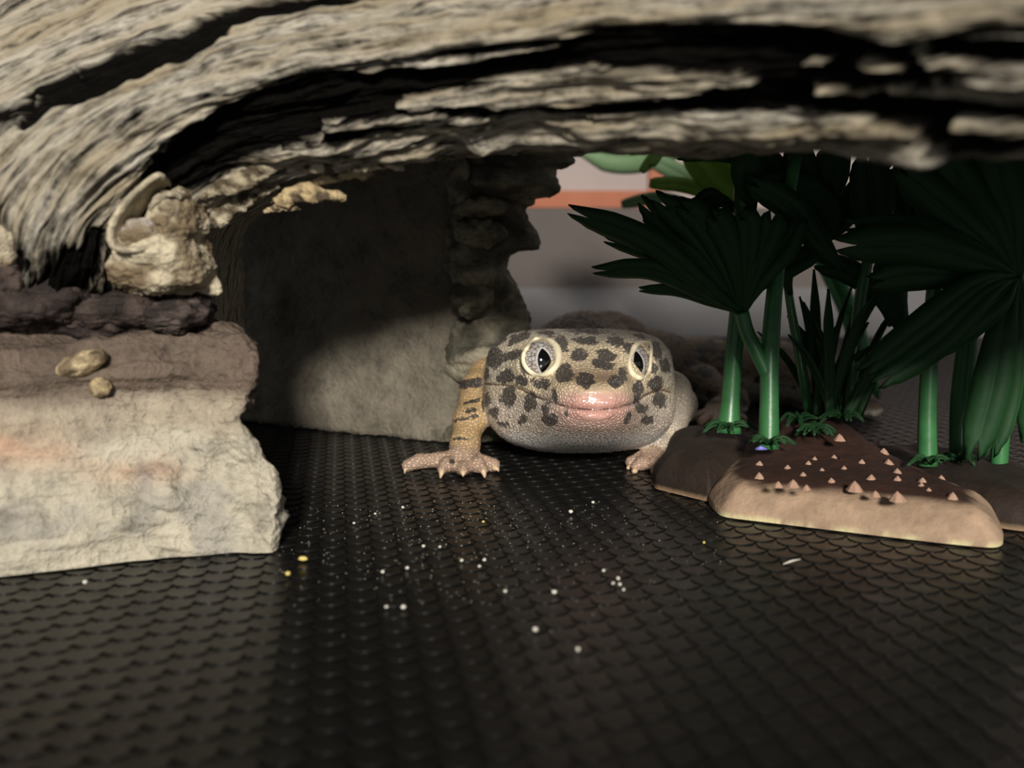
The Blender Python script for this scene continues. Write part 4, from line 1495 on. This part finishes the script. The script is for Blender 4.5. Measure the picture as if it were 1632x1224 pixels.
# ---- stems
stem([(1225, 716, 113.5), (1226, 640, 114.5), (1227, 570, 115.5), (1234, 470, 117), (1246, 380, 118), (1268, 250, 119)], [17, 15, 15, 13, 12, 10])
stem([(1223, 598, 115), (1205, 560, 115.4), (1190, 528, 115.8), (1182, 498, 116)], [11, 12, 12, 12])
stem([(1160, 690, 121), (1164, 640, 121.5), (1170, 560, 122), (1178, 480, 122), (1182, 380, 121), (1184, 230, 120)], [22, 15, 14, 14, 13, 14])
stem([(1478, 742, 112), (1478, 660, 112.5), (1482, 560, 113), (1488, 470, 113), (1500, 330, 112)], [16, 14, 13, 12, 10])
stem([(1528, 735, 118), (1532, 640, 118), (1542, 540, 117.5), (1556, 440, 117)], [15, 17, 15, 12])
stem([(1352, 660, 126), (1362, 560, 126), (1372, 470, 126), (1390, 380, 126)], [10, 10, 10, 8])
stem([(1590, 760, 114), (1600, 640, 114), (1612, 520, 113), (1622, 430, 112)], [14, 13, 13, 12])
stem([(1290, 660, 128), (1275, 570, 127), (1262, 500, 127), (1250, 420, 127)], [8, 8, 7, 6])
# ---- left fan
fb = (1184, 500, 116)
for pts, w, rl in (
        ([fb, (1120, 455, 114), (1030, 385, 112.5), (912, 338, 111)], 44, 0.25),
        ([fb, (1135, 470, 114.5), (1060, 415, 113.8), (968, 384, 113.5)], 30, 0.5),
        ([fb, (1120, 468, 115), (1040, 432, 114), (950, 432, 113)], 34, 0.35),
        ([fb, (1130, 482, 118), (1080, 465, 119), (1022, 462, 120)], 22, 0.6),
        ([fb, (1120, 420, 115), (1060, 360, 115), (1022, 322, 115)], 40, -0.1),
        ([fb, (1135, 410, 114.5), (1085, 350, 114), (1045, 316, 114)], 46, 0.1),
        ([fb, (1150, 410, 114), (1115, 350, 113.5), (1082, 326, 113.5)], 48, 0.0),
        ([fb, (1168, 410, 113.5), (1150, 360, 113), (1132, 342, 113)], 50, -0.1),
        ([fb, (1190, 410, 113.5), (1190, 360, 113), (1180, 340, 113)], 46, 0.1),
        ([fb, (1205, 420, 113.5), (1225, 365, 113), (1232, 338, 113)], 50, 0.1),
        ([fb, (1215, 440, 114), (1250, 390, 114), (1275, 350, 114)], 46, 0.2),
        ([fb, (1210, 450, 117), (1260, 420, 119), (1310, 395, 120)], 40, 0.2)):
    leaf(pts, w, roll=rl)
# ---- drooping fan on the right
fr = (1622, 440, 110)
for pts, w, rl in (
        ([fr, (1560, 420, 108), (1450, 390, 107), (1338, 392, 106.5)], 64, 0.1),
        ([fr, (1550, 400, 109), (1450, 370, 109), (1352, 360, 109)], 50, 0.1),
        ([fr, (1560, 450, 107), (1480, 510, 106.5), (1378, 592, 107)], 48, 0.1),
        ([fr, (1570, 470, 106.5), (1500, 540, 106), (1400, 612, 106.5)], 50, 0.0),
        ([fr, (1590, 480, 107), (1530, 520, 107), (1470, 560, 107)], 60, 0.0),
        ([fr, (1600, 520, 107.5), (1582, 620, 107.5), (1552, 728, 108)], 62, 0.15),
        ([fr, (1615, 530, 108.5), (1602, 630, 109), (1580, 724, 109)], 44, -0.2),
        ([fr, (1560, 380, 109), (1490, 320, 110), (1430, 268, 111)], 60, 0.1),
        ([fr, (1580, 360, 109), (1530, 290, 110), (1490, 230, 110)], 60, 0.0),
        ([fr, (1610, 350, 109), (1590, 280, 109), (1570, 210, 109)], 66, 0.0),
        ([fr, (1640, 350, 109), (1640, 280, 109), (1640, 210, 109)], 66, 0.0),
        ([fr, (1540, 440, 109), (1460, 440, 109), (1390, 450, 109)], 54, 0.3),
        ([fr, (1640, 520, 111), (1650, 620, 112), (1640, 700, 112)], 50, 0.1)):
    leaf(pts, w, roll=rl)
# ---- upright blades and the dark tangle behind
leaf([(1392, 420, 121), (1392, 380, 121), (1388, 310, 121), (1382, 240, 121)], 64, roll=0.1, fold=0.1)
ft = (1290, 400, 124)
for pts, w in (([ft, (1270, 340, 123), (1240, 280, 123), (1200, 232, 123)], 46), ([ft, (1290, 330, 123), (1280, 270, 123), (1262, 222, 123)], 50),
               ([ft, (1310, 330, 123), (1325, 270, 123), (1330, 222, 123)], 54), ([ft, (1330, 350, 122), (1290, 300, 120), (1215, 285, 119)], 40),
               ([(1345, 430, 118), (1310, 390, 117), (1260, 330, 116.5), (1195, 290, 116)], 46), ([ft, (1330, 360, 124), (1380, 300, 125), (1430, 260, 126)], 50),
               ([(1192, 268, 121), (1160, 252, 119), (1125, 246, 118), (1080, 250, 117)], 20), ([(1184, 340, 121), (1150, 320, 121), (1130, 330, 120), (1118, 345, 120)], 30),
               ([(1200, 360, 121), (1194, 310, 119), (1192, 270, 118), (1190, 225, 118)], 50), ([(1186, 350, 121), (1140, 312, 121), (1120, 320, 121), (1105, 348, 121)], 26),
               ([(1450, 420, 127), (1450, 350, 127), (1455, 290, 127), (1460, 225, 127)], 62), ([(1440, 430, 127), (1480, 360, 128), (1520, 300, 129), (1560, 230, 130)], 60),
               ([(1500, 460, 128), (1540, 400, 128), (1590, 340, 128), (1640, 270, 128)], 64), ([(1260, 470, 126), (1250, 430, 125), (1250, 380, 125), (1254, 330, 125)], 44),
               ([(1420, 520, 126), (1400, 470, 126), (1350, 430, 126), (1300, 420, 126)], 40), ([(1460, 560, 126), (1430, 500, 126), (1420, 450, 126), (1415, 400, 126)], 50)):
    leaf(pts, w, roll=random.uniform(-.2, .2))
rr = random.Random(5)
for k_ in range(26):                                   # grassy blades between the stems
    x0 = 1330 + rr.uniform(-28, 40); a = rr.uniform(-1.0, 1.0); hgt_ = rr.uniform(110, 240); D = rr.uniform(121, 132)
    leaf([(x0, 662, D), (x0 + a * 25, 662 - hgt_ * 0.35, D), (x0 + a * 60, 662 - hgt_ * 0.72, D - 1), (x0 + a * 105, 662 - hgt_, D - 2)], rr.uniform(10, 20), roll=rr.uniform(-.5, .5), tipshape='point', n=14,
         wprof=([0, .3, .7, 1], [.7, 1, .8, .1]))
for cx, cy, D, nL in ((1160, 684, 120, 9), (1226, 708, 112.5, 9), (1300, 690, 117, 14), (1345, 668, 122, 12), (1480, 738, 111, 9), (1530, 735, 114, 8), (1270, 672, 121, 8)):
    for k_ in range(nL):                               # little skirts of leaflets at the stem feet
        a = k_ / nL * 2 * math.pi + rr.uniform(-.3, .3); L_ = rr.uniform(26, 48)
        c_, s_ = math.cos(a), math.sin(a)
        leaf([(cx, cy, D), (cx + c_ * L_ * .5, cy - 10 + 3 * s_, D - s_ * 1.4), (cx + c_ * L_, cy - 2 + 4 * s_ + rr.uniform(-6, 8), D - s_ * 2.6)], rr.uniform(7, 11), tipshape='point', n=9, wprof=([0, .4, 1], [.8, 1, .2]), name='leaflet')
fleck = tube_obj('highlight_fleck', [P(1204, 716, 111.6), P(1212, 714, 111.3), P(1222, 716, 111.5)], [.00015, .00032, .00012], plain('violet_highlight', lin(120, 120, 200), 0.4), plant, 8)  # tiny highlight on the stem foot, modelled as a violet-coloured sliver
fleck['label'] = 'tiny violet highlight at the stem foot, modelled as a fleck'

# =================================================================== LIGHT GREEN PLANT BEHIND
vine = thing('leafy_plant', 'light green leafy plant standing behind the dark plastic palm', 'plant', (0.085, 0.205, 0.0))
b0 = G(1390, 628)
D0 = b0[1] * 1000
stem([(1390, 628, D0), (1360, 500, D0 - 4), (1300, 380, D0 - 10), (1230, 290, D0 - 18), (1180, 240, D0 - 24)], [14, 12, 10, 9, 7], vine)
stem([(1390, 628, D0), (1340, 480, D0 + 4), (1250, 330, D0 + 14), (1120, 240, D0 + 30), (1000, 190, D0 + 40)], [12, 10, 9, 7, 5], vine)
leaf([(1190, 330, D0 - 20), (1165, 300, D0 - 24), (1140, 270, D0 - 28), (1105, 225, D0 - 30)], 74, vine, M_LEAFL, 0.1, 0.1, 'point')
leaf([(1180, 335, D0 - 22), (1130, 312, D0 - 24), (1090, 296, D0 - 26), (1036, 292, D0 - 28)], 24, vine, M_LEAFL, 0.2, 0.2, 'point')
leaf([(1060, 210, D0 - 30), (1052, 230, D0 - 33), (1042, 248, D0 - 35), (1022, 274, D0 - 36)], 16, vine, M_LEAFL, 0.0, 0.2, 'point')
leaf([(1066, 212, D0 - 30), (1060, 230, D0 - 33), (1050, 246, D0 - 35), (1040, 264, D0 - 36)], 13, vine, M_LEAFL, 0.0, 0.2, 'point')
leaf([(1110, 212, D0 + 30), (1050, 238, D0 + 34), (990, 250, D0 + 38), (925, 238, D0 + 40)], 56, vine, M_LEAFB, 0.0, 0.1, 'point', wprof=([0, .2, .5, .8, 1], [.3, .8, 1, .9, .35]))
leaf([(1160, 330, D0 + 8), (1120, 300, D0 + 14), (1080, 275, D0 + 20), (1030, 250, D0 + 24)], 30, vine, M_LEAFB, 0.0, 0.1, 'point')
leaf([(1130, 330, D0 + 4), (1080, 318, D0 + 4), (1040, 316, D0 + 4), (990, 326, D0 + 4)], 20, vine, M_LEAFB, 0.2, 0.1, 'point')

# =================================================================== CRUMBS, DUST, HAIR
M_CRUMB = plain('white_crumb', lin(205, 201, 190), 0.6, 0.3, 0.06, 2000)
M_DUST = plain('grey_dust', lin(150, 145, 132), 0.7, 0.2, 0.15, 2000)
M_CRUMBY = plain('yellow_crumb', lin(206, 186, 110), 0.6, 0.3, 0.1, 2000)
CR = [(910, 818, 5, 0, 'bright white crumb lying on the mat before the gecko, largest of the far ones'), (883, 946, 5.5, 0, None), (643, 970, 5.5, 0, None), (853, 1006, 6, 0, None), (921, 1037, 5, 0, None),
      (985, 924, 4.5, 0, 'cl'), (977, 931, 3.5, 0, 'cl'), (988, 933, 4, 0, 'cl'), (994, 941, 3, 0, 'cl'), (675, 872, 3.5, 0, None), (701, 873, 3.2, 0, None), (610, 913, 4.2, 0, None), (649, 907, 4, 0, None), (736, 895, 4, 0, None), (764, 904, 3.5, 0, None), (805, 944, 4.2, 0, None), (642, 810, 3.4, 0, None), (962, 911, 3.5, 0, None), (772, 894, 4, 0, None), (616, 969, 4, 0, None), (945, 802, 3.4, 0, None), (598, 820, 3, 0, None), (457, 817, 3.4, 0, None), (564, 835, 3, 0, None),
      (483, 894, 7, 1, 'y'), (459, 917, 6, 1, 'y'), (136, 930, 5, 0, 'stone'), (1122, 866, 3, 1, 'p'), (770, 833, 3, 1, None)]
nb = 10
for k_, (a, b, r_, yl, lb) in enumerate(CR):
    q = G(a, b)
    R_ = 0.8 * r_ * q[1] / FPX
    q[2] = R_ * 0.7
    ph = np.linspace(0.05, math.pi - 0.05, 7); t2 = np.linspace(0, 2 * math.pi, nb, endpoint=False)
    PH, TH = np.meshgrid(ph, t2, indexing='ij')
    u = np.stack([np.sin(PH) * np.cos(TH), np.sin(PH) * np.sin(TH), np.cos(PH)], -1)
    rad = 1 + 0.28 * vnoise(u * 1.6 + k_ * 7.3, 4)
    st_ = np.array([1.6 if lb == 'y' and k_ == 24 else 1.0, 1, 0.8])
    v = (u * rad[..., None] * st_ * R_).reshape(-1, 3)
    f = [tuple(x_) for x_ in grid_faces(7, nb, close_m=True)] + [tuple(range(nb))[::-1], tuple(range(6 * nb, 7 * nb))]
    o = mesh_obj('crumb', v, f, M_CRUMBY if yl else M_CRUMB)
    o.location = tuple(q)
    grp = 'crumbs scattered on the black mat'
    if lb == 'cl':
        tag(o, 'tiny white crumb in the tight cluster of four on the mat', 'crumb', 'cluster of four crumbs')
    elif lb == 'y':
        tag(o, 'yellow crumb on the mat beside the pale stone foot', 'crumb', 'yellow crumbs by the stone foot')
    elif lb == 'stone':
        tag(o, 'pale crumb touching the front edge of the stone foot', 'crumb')
    elif lb == 'p':
        tag(o, 'yellowish speck on the mat before the brown plant base', 'crumb')
    elif k_ == 0:
        tag(o, lb, 'crumb')
    else:
        tag(o, 'tiny pale crumb lying loose on the open black mat', 'crumb', grp)
# fine dust nobody could count
dv, df = [], []
for k_ in range(520):
    a = rr.gauss(720, 190); b = 800 + abs(rr.gauss(0, 70)) + rr.uniform(-10, 20)
    if k_ % 5 == 0:
        a = rr.uniform(430, 1150); b = rr.uniform(800, 960)
    if a < 445 or a > 1160 or (a > 1030 and b < 830):
        continue
    q = G(a, b)
    s3 = rr.uniform(0.4, 1.2) * q[1] / FPX
    k0 = len(dv)
    z0 = 0.00002
    for dx, dy, dz in ((-1, -1, 0), (1, -.7, 0), (.8, 1, 0), (-.9, .8, 0), (0.1, 0, 1.3)):
        dv.append((q[0] + dx * s3 * rr.uniform(.6, 1.2), q[1] + dy * s3 * rr.uniform(.6, 1.6), z0 + dz * s3))
    df += [(k0, k0 + 1, k0 + 4), (k0 + 1, k0 + 2, k0 + 4), (k0 + 2, k0 + 3, k0 + 4), (k0 + 3, k0, k0 + 4)]
dust = mesh_obj('dust', dv, df, M_DUST, None, False)
tag(dust, 'fine pale dust sprinkled over the black mat', 'dust')
dust['kind'] = 'stuff'
hpth = catmull([G(1248, 904) + [0, 0, .0003], G(1262, 902) + [0, 0, .0005], G(1276, 896) + [0, 0, .0003]], np.linspace(0, 1, 12))
fib = tube_obj('fibre', hpth, np.interp(np.linspace(0, 1, 12), [0, .5, 1], [.00004, .00011, .00004]), M_CRUMB, None, 8)
tag(fib, 'short curved white fibre on the mat before the plant base', 'fibre')
